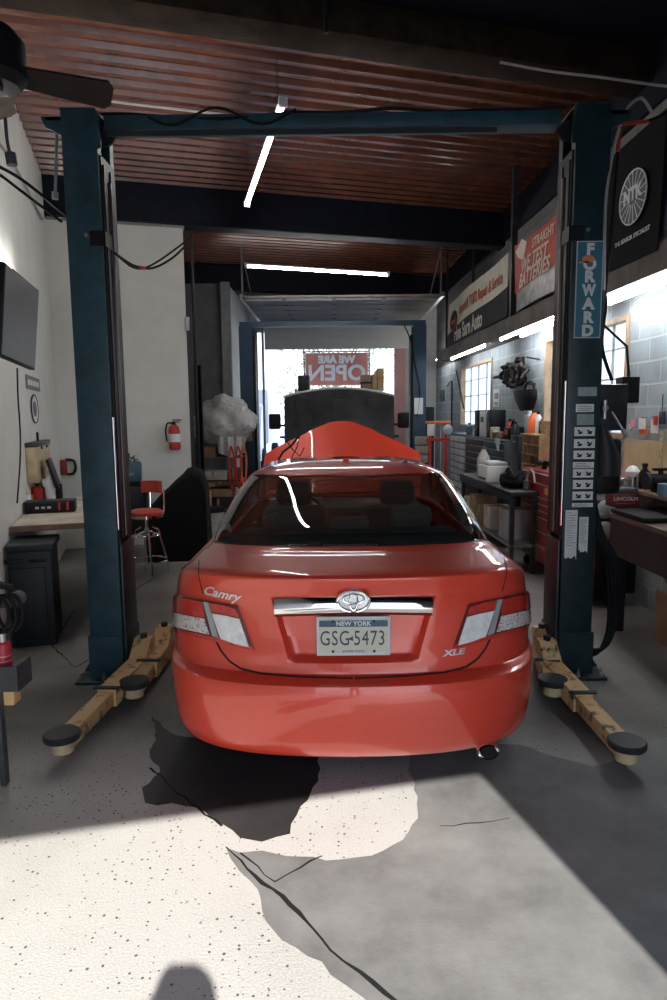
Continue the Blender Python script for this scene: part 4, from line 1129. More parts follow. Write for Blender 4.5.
# small plates on the wall
def wall_plate(px0, px1, py0, py1, off=.012):
    a = wl((px0 + px1) / 2, (py0 + py1) / 2, off); k = wl(px0, (py0 + py1) / 2, off); l = wl(px1, (py0 + py1) / 2, off); t = wl((px0 + px1) / 2, py0, off); b = wl((px0 + px1) / 2, py1, off)
    return a, (l - k).length / 2, (t.z - b.z) / 2
p, hw, hh = wall_plate(27, 40, 377, 390)
t = thing('wall_sign', 'small grey rectangular plate on the left wall above the round badge', 'sign', p, TH)
MB().box(-.008, 0, -hw, hw, -hh, hh).build('plate', grey_paint, t); g = MB()
for k in range(5): g.box(0, .002, -hw * .8 + k * hw * .34, -hw * .8 + k * hw * .34 + hw * .22, -hh * .4, hh * .4)
g.build('plate_lettering', sticker, t)
p, hw, hh = wall_plate(31.5, 38, 395, 423)
t = thing('wall_badge', 'oval black-rimmed badge on the left wall below the small plate', 'badge', p, TH)
n = 28
g = MB().tube([(0, hw * math.cos(2 * PI * k / n), hh * math.sin(2 * PI * k / n)) for k in range(n)], .006, 6, closed=True); g.build('badge_rim', ink, t)
g = MB().lathe([(0, -.006), (1, -.006), (1, 0), (0, 0)], (0, 0, 0), 'X', 28, T=Matrix.Diagonal((1, hw * .97, hh * .97, 1))); g.build('badge_face', sticker, t)
g = MB().lathe([(0, 0), (.55, 0), (.55, .002), (0, .002)], (0, 0, 0), 'X', 24, T=Matrix.Diagonal((1, hw, hh, 1))); g.build('badge_centre', mat('ink_grey', (.15, .16, .17), .6), t)
# beige wall phone / dispenser
p, hw, hh = wall_plate(26, 41, 442, 479, .0)
t = thing('wall_dispenser', 'beige metal dispenser box hanging on the wall over the bench', 'dispenser', p, TH)
MB().box(.0, .10, -hw, hw, -hh, hh, bev=.008).build('case', mat('beige_metal', (.50, .40, .24), .5, noise=.2, nscale=10), t)
MB().box(.0, .106, -hw - .004, hw + .004, hh - .03, hh + .012, bev=.004).build('cap', dark_steel, t)
MB().cyl((.05, 0, hh), (.05, 0, hh + .10), .012, n=10).build('hook', black_rub, t)
for y_ in (-hw * .4, hw * .4): MB().cyl((.10, y_, hh * .75), (.115, y_, hh * .75), .014, n=12).build('dial', ink, t)
# bench-top goods (on bench, z=.905)
def on_bench(px, py): p = PZ(px, py, .906); return p
def bottle(px, py, h, r, label, body, capm, name='bottle', shape='jug', grp=None):
    p = on_bench(px, py); t = thing(name, label, 'bottle', p)
    if shape == 'jug': prof = [(r * .9, 0), (r, .01), (r, h * .58), (r * .75, h * .74), (r * .34, h * .84), (r * .34, h * .9)]
    elif shape == 'spray': prof = [(r * .9, 0), (r, .01), (r, h * .8), (r * .6, h * .88), (r * .3, h * .9)]
    MB().lathe(prof, (0, 0, 0), 'Z', 18).build('bottle_body', body, t)
    MB().lathe([(r * .38, h * .88), (r * .38, h), (0, h)], (0, 0, 0), 'Z', 14).build('cap', capm, t)
    return t
jug_m = mat('milky_plastic', (.50, .48, .38), .4)
t = bottle(25, 510, .26, .058, 'milky one-litre bottle with a label at the wall end of the bench', jug_m, dirty_white)
MB().lathe([(.0595, .04), (.0595, .14)], (0, 0, 0), 'Z', 18).build('bottle_label', sticker, t)
bottle(51, 505, .34, .045, 'white spray-style bottle standing beside the cordless tool on the bench', white_pl, dirty_white)
bottle(38, 506, .22, .05, 'red can between the milky bottle and the white bottle on the bench', red_pl, black_pl, name='can', shape='spray')
bottle(33, 503, .30, .04, 'amber bottle behind the red can on the bench', mat('amber', (.25, .12, .05), .3), dirty_white)
p = on_bench(45, 503); t = thing('grease_gun', 'upright white and red grease gun leaning behind the bench clutter', 'grease gun', p, .3)
MB().cyl((0, 0, 0), (-.06, .02, .38), .022, n=12).build('barrel', silver, t); MB().cyl((-.06, .02, .38), (-.085, .03, .50), .014, n=10).box(-.12, -.05, .01, .05, .40, .44).build('handle', red_pl, t)
for px_, py_, h_, r_, m_, l_ in [(30, 507, .13, .035, mat('tin_gold', (.45, .28, .08), .4), 'gold tin behind the black tool case, near the milky bottle'), (43, 504, .17, .03, mat('tin_rust', (.40, .10, .04), .5), 'rust-red slim tin behind the black tool case'), (57, 503, .12, .04, silver, 'silver tin behind the black tool case, by the white bottle'), (36, 501, .20, .03, white_pl, 'white slim bottle at the back of the bench clutter')]:
    tt = thing('bench_tin', l_, 'tin', on_bench(px_, py_), 0, 'tins on the left bench'); MB().lathe([(r_, 0), (r_, h_ * .9), (r_ * .6, h_ * .96)], (0, 0, 0), 'Z', 16).build('tin_body', m_, tt); MB().lathe([(r_ * .62, h_ * .95), (r_ * .62, h_), (0, h_)], (0, 0, 0), 'Z', 12).build('lid', black_pl, tt)
# black tool tray with red latches
p = on_bench(52, 512); t = thing('tool_case', 'low black tool case with red clips along the front of the bench', 'tool case', p, TH)
MB().box(-.22, .20, -.06, .13, 0, .09, bev=.01).build('case_body', black_pl, t); MB().box(-.225, .205, -.065, .135, .085, .105, bev=.004).build('lid', char_pl, t)
for x in (.06, .13): MB().box(x, x + .018, -.068, -.058, .02, .095).build('red_clip', red_pl, t)
for k in range(3): MB().box(-.13 + k * .05, -.10 + k * .05, -.068, -.059, .04, .06).build('latch_plate', silver, t)
# monitor (dark, edge on) and keyboard
p = on_bench(60, 504); t = thing('monitor', 'slim black monitor seen almost edge-on, leaning on the bench', 'monitor', p, R(108))
TM = Matrix.Translation((0, 0, .16)) @ Matrix.Rotation(R(-16), 4, 'X')
MB().box(-.16, .16, -.015, .015, 0, .30, T=TM, bev=.006).build('screen_panel', black_pl, t); MB().box(-.10, .10, -.07, .07, 0, .015, bev=.004).cyl((0, 0, .01), (0, 0, .2), .03, n=14).build('stand', black_pl, t)
p = on_bench(70, 500); t = thing('keyboard', 'pale keyboard lying on the bench behind the black tool case', 'keyboard', p, TH)
k_ = MB().box(-.14, .20, -.07, .07, 0, .02, bev=.004).build('keyboard_base', silver, t)
g = MB()
for i in range(12):
    for j in range(4): g.box(-.125 + i * .026, -.105 + i * .026, -.055 + j * .03, -.032 + j * .03, .02, .028)
g.build('keys', dirty_white, t)
# red tape dispenser / strap hanging on the partition... hooked wall holder
def pp(px, py, off=.0): return PP(px, py, B(0, -off), e2)
p = pp(66, 467, .0); t = thing('hose_hook', 'dark red hook with a looped handle fixed to the white wall above the bench', 'hook', p, TH)
MB().box(-.075, .02, -.06, 0, -.10, .10, bev=.02).build('body', mat('dark_red', (.2, .02, .02), .4), t)
MB().tube(smooth([(.0, -.03, .10), (.10, -.03, .08), (.12, -.03, -.02), (.08, -.03, -.09), (.0, -.03, -.09)]), .018, 8).build('loop', black_pl, t)
# hooks on partition
p = pp(128, 462, .0); t = thing('wall_hook', 'spiky black metal hook rack on the white partition', 'hook rack', p, TH)
h = MB().box(-.02, .02, -.02, 0, -.12, .12)
for a in (-60, -25, 10, 40, 70): h.tube([(0, -.02, -.02), (.14 * math.sin(R(a)), -.10, .12 * math.cos(R(a)))], .007, 6)
h.build('prongs', ink, t)
# fire extinguisher
p = pp(175, 450, .09); t = thing('fire_extinguisher', 'red fire extinguisher hanging on the white partition', 'fire extinguisher', p, TH)
MB().lathe([(.05, .0), (.075, .015), (.078, .06), (.078, .26), (.06, .32), (.03, .345)], (0, 0, 0), 'Z', 24).build('cylinder', red_pl, t)
MB().lathe([(.0792, .11), (.0792, .22)], (0, 0, 0), 'Z', 24).build('label_band', sticker, t)
MB().cyl((0, 0, .34), (0, 0, .39), .02, n=12).box(-.02, .10, -.012, .012, .40, .415).box(-.02, .08, -.012, .012, .375, .388).build('valve_handle', black_pl, t)
MB().tube(smooth([(-.02, 0, .37), (-.09, -.01, .36), (-.115, -.02, .26), (-.105, -.03, .12)]), .011, 8).build('hose', black_rub, t)
MB().box(-.03, .03, .08, .088, .05, .36).build('wall_bracket', black_pl, t)
# shop stool
p = PZ(149, 577, 0); t = thing('shop_stool', 'red and chrome swivel shop stool with a small backrest', 'stool', (p.x, p.y, 0), R(-20))
MB().lathe([(.0, .68), (.16, .68), (.185, .70), (.185, .73), (.15, .75), (0, .755)], (0, 0, 0), 'Z', 28).build('seat', red_vinyl, t)
MB().lathe([(.17, .665), (.188, .67), (.188, .70), (.17, .70)], (0, 0, 0), 'Z', 28).build('seat_ring', chrome, t)
rows = [[Vector((.16 * math.sin(R(a)), .03 + .17 * math.cos(R(a)) * 1.0, z)) for a in range(-60, 61, 10)] for z in (.92, .98, 1.05)]
MB().sheet(rows, .03).build('backrest', red_vinyl, t)
g = MB(); 
for s_ in (-1, 1): g.tube(smooth([(s_ * .08, .10, .69), (s_ * .09, .20, .72), (s_ * .09, .215, .95)]), .009, 8)
g.build('back_bracket', chrome, t)
MB().cyl((0, 0, .50), (0, 0, .68), .016, n=12).lathe([(.05, .46), (.10, .48), (.10, .50), (.05, .52)], (0, 0, 0), 'Z', 20).build('swivel_post', chrome, t)
for k in range(4):
    a = PI / 4 + k * PI / 2; MB().tube(smooth([(.06 * math.cos(a), .06 * math.sin(a), .56), (.12 * math.cos(a), .12 * math.sin(a), .52), (.15 * math.cos(a), .15 * math.sin(a), .40), (.20 * math.cos(a), .20 * math.sin(a), .2), (.225 * math.cos(a), .225 * math.sin(a), .01)]), .011, 8).build('leg', chrome, t)
MB().tube([(.206 * math.cos(2 * PI * k / 32), .206 * math.sin(2 * PI * k / 32), .19) for k in range(32)], .010, 8, closed=True).build('foot_ring', chrome, t)
MB().tube([(.128 * math.cos(2 * PI * k / 32), .128 * math.sin(2 * PI * k / 32), .47) for k in range(32)], .008, 8, closed=True).build('brace_ring', chrome, t)
# machine under a black cover
p = PZ(172, 566, 0); t = thing('covered_machine', 'shop machine hidden under a draped black cover behind the red stool', 'covered machine', (-1.93, 8.25, 0), R(8))
random.seed(11)
rows = []
outl = [(-.55, 0), (-.55, .35), (-.50, .62), (-.30, .80), (-.05, .98), (.12, 1.10), (.22, 1.13), (.34, 1.08), (.42, .92), (.44, .5), (.46, 0)]
for j in range(9):
    f = j / 8; y = -.30 + .62 * f; k = math.sin(PI * min(max(f, .0), 1)) ** .35 if 0 < f < 1 else 0
    q = []
    for i, (x, z) in enumerate(outl):
        zz = z * (.93 + .07 * k) if z > 0 else 0
        q.append(Vector((.78 * x * (.92 + .08 * k) + .012 * math.sin(7 * f + i), y, max(0, zz + .015 * math.sin(i * 2.1 + j * 1.7)) if z > 0 else 0)))
    rows.append(q)
g = MB(); g.grid(rows); g.add(rows[0], [list(range(len(outl)))]); g.add(rows[-1], [list(range(len(outl)))]); g.build('cover', black_cloth, t)
MB().box(-.36, .30, -.27, .29, 0, .05).build('machine_base', dark_steel, t)
# teal case on the bench beyond the post
t = thing('machine_case', 'blue-green plastic case on a dark cart between the post and the red stool', 'case', (-2.68, 8.40, .926), R(14))
MB().box(-.17, .22, -.1, .16, 0, .26, bev=.03).build('case_body', teal, t); MB().tube(smooth([(-.08, .02, .25), (-.07, .02, .31), (.12, .02, .31), (.13, .02, .25)]), .012, 8).build('handle', teal, t)
g = MB(); put_text(g, 'ROTARY', frame((.05, -.103, .11), (1, 0, 0), (0, 0, 1)), .045, .001); g.build('case_lettering', silver, t)
c_ = t.location.copy(); t = thing('tool_cart', 'dark two-shelf cart under the blue-green plastic case', 'cart', (c_.x, c_.y, 0), R(6))
for sx in (-.38, .28):
    for sy in (-.16, .22): MB().cyl((sx, sy, 0.03), (sx, sy, .92), .014, n=8).build('leg', black_pl, t)
MB().box(-.40, .30, -.18, .24, .905, .925).build('top_shelf', black_pl, t); MB().box(-.40, .30, -.18, .24, .28, .30).build('lower_shelf', black_pl, t)
MB().box(-.37, .27, -.17, .2, .30, .90, bev=.02).build('shelf_drawer', char_pl, t)
# black curtain strip at the end of the partition
pa, pb = pp(187, 240), pp(187, 560)
g = MB(); cx_ = pa
rows = [[B(1.73 + .05 + .10 * i / 8 + .0, .05 + .03 * math.sin(i * 1.6), z) for i in range(9)] for z in (.02, 1.0, 1.6, 2.45)]
tag(MB().sheet(rows, .008).build('hanging_strip', black_cloth), 'narrow black curtain strip hanging beside the end of the white partition', 'curtain')
tag(MB().tube([B(1.80, -.06, .02), B(1.80, -.06, 4.2)], .022, 8).build('drain_pipe', black_pl), 'thin black vertical pipe beside the end of the white partition', 'pipe')
tag(MB().box(-.03, .03, -.05, .0, -.09, .09, bev=.01).build('junction_box', silver), 'small pale electrical box on the end of the partition', 'electrical box', loc=PP(187, 324, B(0, -.01), e2), rz=TH)
# shelving with boxes, tarp on top
SH = PD(218, 505, 10.9); sx0 = PD(197, 470, 10.9).x; sx1 = PD(241, 470, 10.9).x
sh = thing('shelving_unit', 'dark metal shelving unit of boxes behind the partition', 'shelving unit', ((sx0 + sx1) / 2, 10.9, 0))
W2 = (sx1 - sx0) / 2; lv = [PD(218, y, 10.9).z for y in (457, 480, 497, 511)] + [.62, .25]; top = PD(218, 444, 10.9).z
for x in (-W2, W2):
    for y in (0, .42): MB().box(x - .018, x + .018, y, y + .03, 0, top + .02).build('upright', dark_steel, sh)
for z in lv + [top]: MB().box(-W2, W2, 0, .45, z - .022, z).build('shelf', dark_steel if z != lv[0] else wood_gr, sh)
random.seed(5)
bm2 = [cardboard, mat('kraft_dark', (.20, .13, .08), .8), dirty_white, char_pl, mat('box_blue', (.10, .13, .16), .6)]
def carton(x0, x1, z, h, D, m, lab, nm='cardboard_box', cat='box', y0=.02, dep=.34, par=sh, grp='boxes on the metal shelving'):
    base = par.location; t = thing(nm, lab, cat, (base.x + (x0 + x1) / 2, base.y + y0, z + .001), group=grp); w_ = (x1 - x0) / 2
    MB().box(-w_, w_, 0, dep, 0, h, bev=.003).build('carton', m, t); MB().box(-.02, .02, -.002, dep + .002, h * .2, h + .002).build('tape', wood, t)
    return t
specs = [(-.33, -.05, lv[0], .16, cardboard, 'brown box on the top shelf of the dark shelving, left'), (-.02, .30, lv[0], .13, bm2[3], 'charcoal box on the top shelf of the dark shelving, right'),
 (-.34, .12, lv[1], .14, bm2[2], 'wide whitish box on the second shelf of the dark shelving'), (.14, .33, lv[1], .18, bm2[1], 'dark brown box on the second shelf of the dark shelving'),
 (-.34, .20, lv[2], .13, cardboard, 'wide brown box on the middle shelf of the dark shelving'), (-.30, .0, lv[3], .13, bm2[4], 'blue-grey box on the fourth shelf of the dark shelving'), (.03, .32, lv[3], .14, cardboard, 'brown box on the fourth shelf of the dark shelving'),
 (-.3, .3, lv[4], .22, bm2[1], 'large dark brown box low in the dark shelving'), (-.32, .25, lv[5], .25, bm2[3], 'charcoal box on the bottom shelf of the dark shelving')]
for a, b, z, h, m, l in specs:
    nxt = min([q for q in lv + [top] if q > z + .01]) - z - .026
    carton(a, b, z, min(h, nxt), 0, m, l)
# silver tarp bundle
random.seed(9)
tp = PD(222, 424, 10.9)
t = thing('tarp_bundle', 'crumpled silver tarpaulin bundle heaped on top of the shelving', 'tarpaulin', (tp.x, 11.05, top + .001))
bm = bmesh.new(); bmesh.ops.create_icosphere(bm, subdivisions=5, radius=1)
from mathutils import noise as mn
for v in bm.verts:
    p = v.co.copy(); d = p.normalized()
    k = 1 + .16 * mn.noise(d * 2.1) + .09 * abs(mn.noise(d * 5.3)) - .06 * abs(mn.noise(d * 11))
    x = d.x * .50 * k; z = d.z * .36 * k
    zlow = -.02 - .0 * x
    v.co = Vector((x + .03, d.y * .30 * k, max(z + .34 + .10 * (1 - abs(d.x)) * d.z, .0)))
bm.verts.index_update(); g = MB(); g.add([v.co.copy() for v in bm.verts], [[v.index for v in f.verts] for f in bm.faces], 0, True); bm.free()
g.build('tarp', foam, t)
rows = [[Vector((-.05 + .42 * i / 10, -.30 - .02 * math.sin(i * 1.9) , .12 - .34 * f * (1 - .5 * abs(i / 10 - .5)) )) for i in range(11)] for f in (0, .33, .66, 1)]
MB().sheet(rows, .012).build('tarp_flap', foam, t)
t2 = thing('tarp_roll', 'pale rolled sheet lying behind the silver tarpaulin bundle', 'rolled sheet', (tp.x - .42, 11.40, top + .001))
MB().tube(smooth([(-.08, 0, .09), (-.02, 0, .50), (.12, 0, .66), (.34, 0, .60)]), .07, 12).build('roll', silver, t2)
# red straps / hoses hanging at the shelving's right end
for k, (px, lab) in enumerate([(231, 'red strap loop hanging at the right end of the shelving, outer left'), (238, 'red strap loop hanging at the right end of the shelving, middle'), (243, 'orange hose loop hanging nearest the far lift post')]):
    p = PD(px, 446, 10.60); L = PD(px, 490 - 3 * k, 10.75).z - p.z
    o = MB().tube(smooth([(0, 0, 0), (.05, -.01, L * .3), (.03, 0, L * .8), (0, 0, L), (-.03, 0, L * .8), (-.04, -.01, L * .3), (-.005, 0, 0)]), .014, 6).build('strap_loop', red_pl if k < 2 else orange)
    tag(o, lab, 'strap', 'straps beside the shelving', loc=p)
# wooden block tool at its foot
p = PZ(207, 515, .85)
t = thing('wooden_stand', 'pale wooden post with notched top standing in front of the shelving', 'wooden stand', (PD(207, 500, 10.2).x, 10.2, 0))
zt2 = PD(207, 483, 10.2).z
MB().box(-.12, .12, -.12, .12, 0, .05).box(-.06, .06, -.06, .06, .05, zt2 - .12, bev=.01).build('post', wood, t)
MB().box(-.16, .04, -.04, .04, zt2 - .20, zt2 - .14, T=None).box(-.02, .12, -.035, .035, zt2 - .06, zt2).box(-.04, .03, -.03, .03, zt2 - .14, zt2 - .05).build('notched_head', wood, t)
# white bucket with black lid
p = PD(216, 548, 9.9)
t = thing('bucket', 'white plastic bucket with a black lid near the car shoulder', 'bucket', (PD(213, 540, 9.7).x, 9.7, 0))
MB().lathe([(.14, 0), (.17, .34), (.175, .36), (.165, .36), (.15, .33)], (0, 0, 0), 'Z', 24).build('pail', dirty_white, t); MB().lathe([(0, .36), (.19, .36), (.19, .42), (.0, .44)], (0, 0, 0), 'Z', 24).build('lid', black_pl, t)
# foreground cart at the left edge
FD = 3.0
t = thing('service_cart', 'grey metal service cart cut by the left edge, holding a red can', 'cart', (PD(0, 700, FD).x, FD, 0))
O = t.location
def fc(px, py, dy=0.0): return PD(px, py, FD + dy) - O
zb_ = fc(0, 690).z; zt3 = fc(0, 665).z
MB().box(-.45, fc(19, 680).x, -.02, .12, zb_, zb_ + .015).box(-.45, fc(20, 680).x, -.025, -.015, zb_, zt3).box(fc(19, 680).x - .008, fc(20, 680).x, -.02, .12, zb_, zt3).build('tray', mid_grey, t)
MB().box(-.45, fc(13, 720).x, .02, .1, zb_ - .09, zb_ - .01, bev=.01).build('tray_support', yellow_arm, t)
MB().box(-.02, fc(3, 720).x, -.02, .02, .01, zb_).build('leg', mid_grey, t); MB().box(-.45, -.41, -.02, .02, .01, fc(0, 590).z).build('leg', mid_grey, t)
ar = MB(); a_ = fc(0, 601); b_ = fc(18, 598)
ar.box(-.4, b_.x, -.03, .0, a_.z - .025, a_.z + .03, bev=.01).cyl((b_.x, -.04, b_.z), (b_.x, .01, b_.z), .035, n=16); ar.build('swing_arm', steel if False else mid_grey, t)
ar = MB().tube(smooth([fc(-20, 578, .1), fc(0, 585, .1), fc(12, 588, .1), fc(20, 596, .1)]), .018, 8); ar.build('upper_rail', black_pl, t)
cn = thing('aerosol_can', 'red aerosol can with a grey cap in the cart tray at the left edge', 'can', PD(5, 680, FD + .05) - Vector((0, 0, .0)))
cn.location.z = zb_ + .016
MB().lathe([(.036, 0), (.038, .006), (.038, .19), (.030, .205), (.02, .21)], (0, 0, 0), 'Z', 20).build('can_body', mat('can_red', (.55, .04, .06), .35), cn)
MB().lathe([(.028, .206), (.028, .245), (0, .245)], (0, 0, 0), 'Z', 16).build('cap', steel, cn)
g = MB()
for k in range(4): g.lathe([(.0385, .06 + k * .025), (.0385, .066 + k * .025)], (0, 0, 0), 'Z', 20)
g.build('can_print', mat('can_pink', (.75, .35, .35), .4), cn)
hp = fc(14, 606, -.02)
o = MB()
for k in range(3):
    cx_, cz_ = hp.x - .02 * k, hp.z; rx2, rz2 = .055 - .004 * k, .085
    o.tube([(cx_ + rx2 * math.cos(2 * PI * i / 24), -.06 - .014 * k, cz_ + rz2 * math.sin(2 * PI * i / 24) - .02) for i in range(24)], .008, 8, closed=True)
tag(o.build('cable_coil', black_rub), 'black cable coil hanging from the arm of the cart at the left edge', 'cable coil', loc=O)
# ================================================================ RIGHT SIDE
def rw(nm, lab, cat, x, y, z, group=None, rz=0.0): return thing(nm, lab, cat, RW(x, y, z), RWA + rz, group)
def rframe(x, y, z): return frame((x, y, z), (0, -1, 0), (0, 0, 1))
BOFF = .44
# ---- banners on the bulkhead
def banner(nm, lab, px, off, m, wav=.02, seed=1):
    """px = TL, TR, BR, BL pixel corners (left = far)"""
    q = [RWP(x, y, off) for x, y in px]
    yc = sum(a for a, b in q) / 4; zc = sum(b for a, b in q) / 4
    t = rw(nm, lab, 'banner', -off, yc, zc)
    q = [(a - yc, b - zc) for a, b in q]
    return t, q
def bl(q, u, v):   # u 0 far..1 near, v 0 bottom..1 top
    tl, tr, br, bl_ = q
    a = (bl_[0] + (br[0] - bl_[0]) * u, bl_[1] + (br[1] - bl_[1]) * u); b = (tl[0] + (tr[0] - tl[0]) * u, tl[1] + (tr[1] - tl[1]) * u)
    return (a[0] + (b[0] - a[0]) * v, a[1] + (b[1] - a[1]) * v)
def wave(y, z, s, amp): return amp * math.sin(2.3 * y + s) * math.cos(1.9 * z + s * 2) 
def cloth(q, m, u0, u1, v0f, v1f, s, amp, parent, name='cloth', dx=0.0, nu=24, nv=8, th=.004):
    rows = []
    for j in range(nv + 1):
        r_ = []
        for i in range(nu + 1):
            u = u0 + (u1 - u0) * i / nu; va = v0f(u); vb = v1f(u); y, z = bl(q, u, va + (vb - va) * j / nv); r_.append(Vector((dx + wave(y, z, s, amp), y, z)))
        rows.append(r_)
    return MB().sheet(rows, th).build(name, m, parent)
def btext(q, txt, u, v, size, m, parent, s, amp, dx=-.012, name='lettering', **k):
    v_, f_ = text_mesh(txt, size, .0015, **k); y0, z0 = bl(q, u, v); y1, z1 = bl(q, u + .05, v); dy, dz = y1 - y0, z1 - z0; L = math.hypot(dy, dz); dy, dz = dy / L, dz / L
    out = [Vector((dx - p.z + wave(y0 + p.x * dy, z0 + p.x * dz + p.y, s, amp), y0 + p.x * dy, z0 + p.x * dz + p.y)) for p in v_]
    return MB().add(out, f_).build(name, m, parent)
orange_ink = mat('orange_ink', (.45, .10, .04), .6); cream = mat('banner_cream', (.60, .57, .50), .8, noise=.12, nscale=3); greyb = mat('banner_grey', (.03, .032, .036), .8, noise=.3, nscale=2, spec=.25)
t, q = banner('shop_banner', 'long cream and grey shop banner nearest the far roller door', [(448.5, 305), (509, 252), (507, 316), (447.5, 348)], BOFF, cream)
split = lambda u: .30 + .22 * u + .05 * math.sin(u * 5)
cloth(q, cream, 0, 1, split, lambda u: 1.0, 1, .02, t); cloth(q, greyb, 0, 1, lambda u: .0, lambda u: split(u) + .01, 1, .02, t, 'lower_cloth', dx=.004)
btext(q, 'Import & TO72 Repair & Service', .60, .68, .235, orange_ink, t, 1, .02, bold=.004, sx=.80)
btext(q, 'Fine Sarn Auto', .42, .20, .34, cream, t, 1, .02, bold=.008, sx=.92)
y_, z_ = bl(q, .15, .50)
o = MB().lathe([(0, -.008), (1, -.008), (1, 0), (0, 0)], (0, 0, 0), 'X', 26, T=Matrix.Translation((-.014, y_, z_)) @ Matrix.Diagonal((1, .26, .19, 1))).build('round_badge', ink, t)
g = MB(); g.tube([(-.024, y_ + .22 * math.cos(2 * PI * k / 26), z_ + .15 * math.sin(2 * PI * k / 26)) for k in range(26)], .012, 6, closed=True); g.box(-.026, -.018, y_ - .15, y_ + .15, z_ - .03, z_ + .03); g.build('badge_outline', orange_ink, o)

t, q = banner('battery_banner', 'red banner about testing batteries, between the cream banner and the near post', [(515, 246), (560, 212), (560, 288), (514, 313)], BOFF, red_vinyl)
rb_ = mat('banner_red', (.42, .05, .03), .6, noise=.15, nscale=4); foil = mat('banner_foil', (.22, .21, .21), .4, noise=.8, nscale=9)
cloth(q, rb_, 0, 1, lambda u: .28 + .06 * u, lambda u: 1 - .03 * math.sin(PI * u), 2, .03, t)
cloth(q, foil, .03, 1, lambda u: .0, lambda u: .30 + .05 * u, 2, .03, t, 'lower_cloth', dx=.006)
bw_ = mat('banner_pale', (.72, .64, .54), .7)
btext(q, 'WE TEST', .50, .60, .23, bw_, t, 2, .03, shear=.2, bold=.004); btext(q, 'BATTERIES', .50, .40, .225, bw_, t, 2, .03, shear=.2, bold=.004)
btext(q, 'STRAIGHT', .70, .83, .15, bw_, t, 2, .03, bold=.002)
y_, z_ = bl(q, .22, .84); MB().prism([Vector((-.012, y_ + .25, z_ + .04)), Vector((-.012, y_ + .02, z_ + .14)), Vector((-.012, y_ - .18, z_ + .06)), Vector((-.012, y_ - .06, z_ - .12)), Vector((-.012, y_ + .14, z_ - .05))], (-.003, 0, 0)).build('pale_flash', bw_, t)

t, q = banner('sensor_banner', 'black banner with a round fan-shaped badge right of the near post', [(590, 177), (667, 107), (657.5, 250), (590, 281)], BOFF + .02, black_pl)
bkb = mat('banner_black', (.005, .005, .006), .8, noise=.2, spec=.15)
cloth(q, bkb, 0, 1, lambda u: 0, lambda u: 1, 3, .008, t)
yc, zc = RWP(634, 197, BOFF + .03); oy, oz = t.location, 0
yl = yc - (t.location - RWO).dot(ry_); zl = zc - t.location.z
ya, _ = RWP(621, 197, BOFF + .03); yb, _ = RWP(647, 197, BOFF + .03); _, za = RWP(634, 171, BOFF + .03); _, zb2 = RWP(634, 223, BOFF + .03)
ry2, rz2 = abs(ya - yb) / 2, (za - zb2) / 2
disc = MB().lathe([(0, -.004), (1, -.004), (1, 0), (0, 0)], (0, 0, 0), 'X', 36, T=Matrix.Translation((-.014, yl, zl)) @ Matrix.Diagonal((1, ry2, rz2, 1))).build('round_badge', mat('badge_grey', (.10, .13, .14), .6), t)
g = MB(); g.tube([(-.020, yl + ry2 * math.cos(2 * PI * k / 36), zl + rz2 * math.sin(2 * PI * k / 36)) for k in range(36)], .006, 6, closed=True).build('badge_ring', sticker, disc)
g = MB()
for k in range(18):
    a = 2 * PI * k / 18 + .1; g.tube([(-.019, yl + ry2 * .28 * math.cos(a), zl + rz2 * .28 * math.sin(a)), (-.019, yl + ry2 * .95 * math.cos(a), zl + rz2 * .95 * math.sin(a))], .0035, 5)
g.build('badge_rays', sticker, disc)
v_, f_ = text_mesh('NTK', rz2 * .72, .002, bold=.005); MB().add([rframe(-.024, yl, zl + .02) @ p for p in v_], f_).build('lettering', sticker, t)
v_, f_ = text_mesh('THE SENSOR SPECIALIST', .05, .001, sx=1.05); MB().add([rframe(-.016, yl, zl - rz2 - .10) @ p for p in v_], f_).build('lettering', sticker, t)
t, q = banner('dark_banner', 'dark plain banner at the right edge beyond the badge banner', [(658, 118), (700, 75), (700, 215), (657, 240)], BOFF - .02, black_pl)
cloth(q, mat('banner_navy', (.012, .016, .03), .7), 0, 1, lambda u: 0, lambda u: 1, 3, .008, t)

# ---- lamps under the ledge
def shop_light(nm, lab, y0, y1, x, z, single=True, grp='tube lamps under the wall ledge'):
    t = rw(nm, lab, 'lamp', x, (y0 + y1) / 2, z, grp); L = (y1 - y0) / 2
    MB().box(-.055, .055, -L, L, .022, .045, bev=.003).build('housing', white_pl, t)
    MB().tube([(0, -L + .03, 0), (0, L - .03, 0)], .017, 10).build('lit_tube', tube_em2, t)
    for s_ in (-1, 1): MB().box(-.02, .02, s_ * L - .03 * (s_ > 0), s_ * L + .03 * (s_ < 0), -.022, .022).build('lamp_holder', white_pl, t)
    return t
zs = 2.757
shop_light('tube_lamp', 'lit tube lamp under the ledge, outer row, nearest the far door', 10.1, 12.6, -.36, zs)
shop_light('tube_lamp', 'lit tube lamp under the ledge, outer row, left of the near post', 7.0, 9.4, -.36, zs)
shop_light('tube_lamp', 'lit tube lamp under the ledge, inner row, left of the near post', 6.9, 9.0, -.20, zs)
shop_light('tube_lamp', 'lit tube lamp under the ledge, outer row, right of the near post', 4.0, 6.5, -.36, zs)
shop_light('tube_lamp', 'lit tube lamp under the ledge, inner row, right of the near post', 4.2, 6.4, -.20, zs)
ya, za = RWP(424, 358, .1)
t = rw('wall_lamp', 'short lit tube lamp on the far right wall beyond the ledge', 'lamp', -.10, 14.6, 2.95)
MB().box(-.02, .05, -.65, .65, -.03, .03, bev=.003).build('housing', white_pl, t); MB().tube([(-.04, -.6, 0), (-.04, .6, 0)], .02, 8).build('lit_tube', tube_em, t)

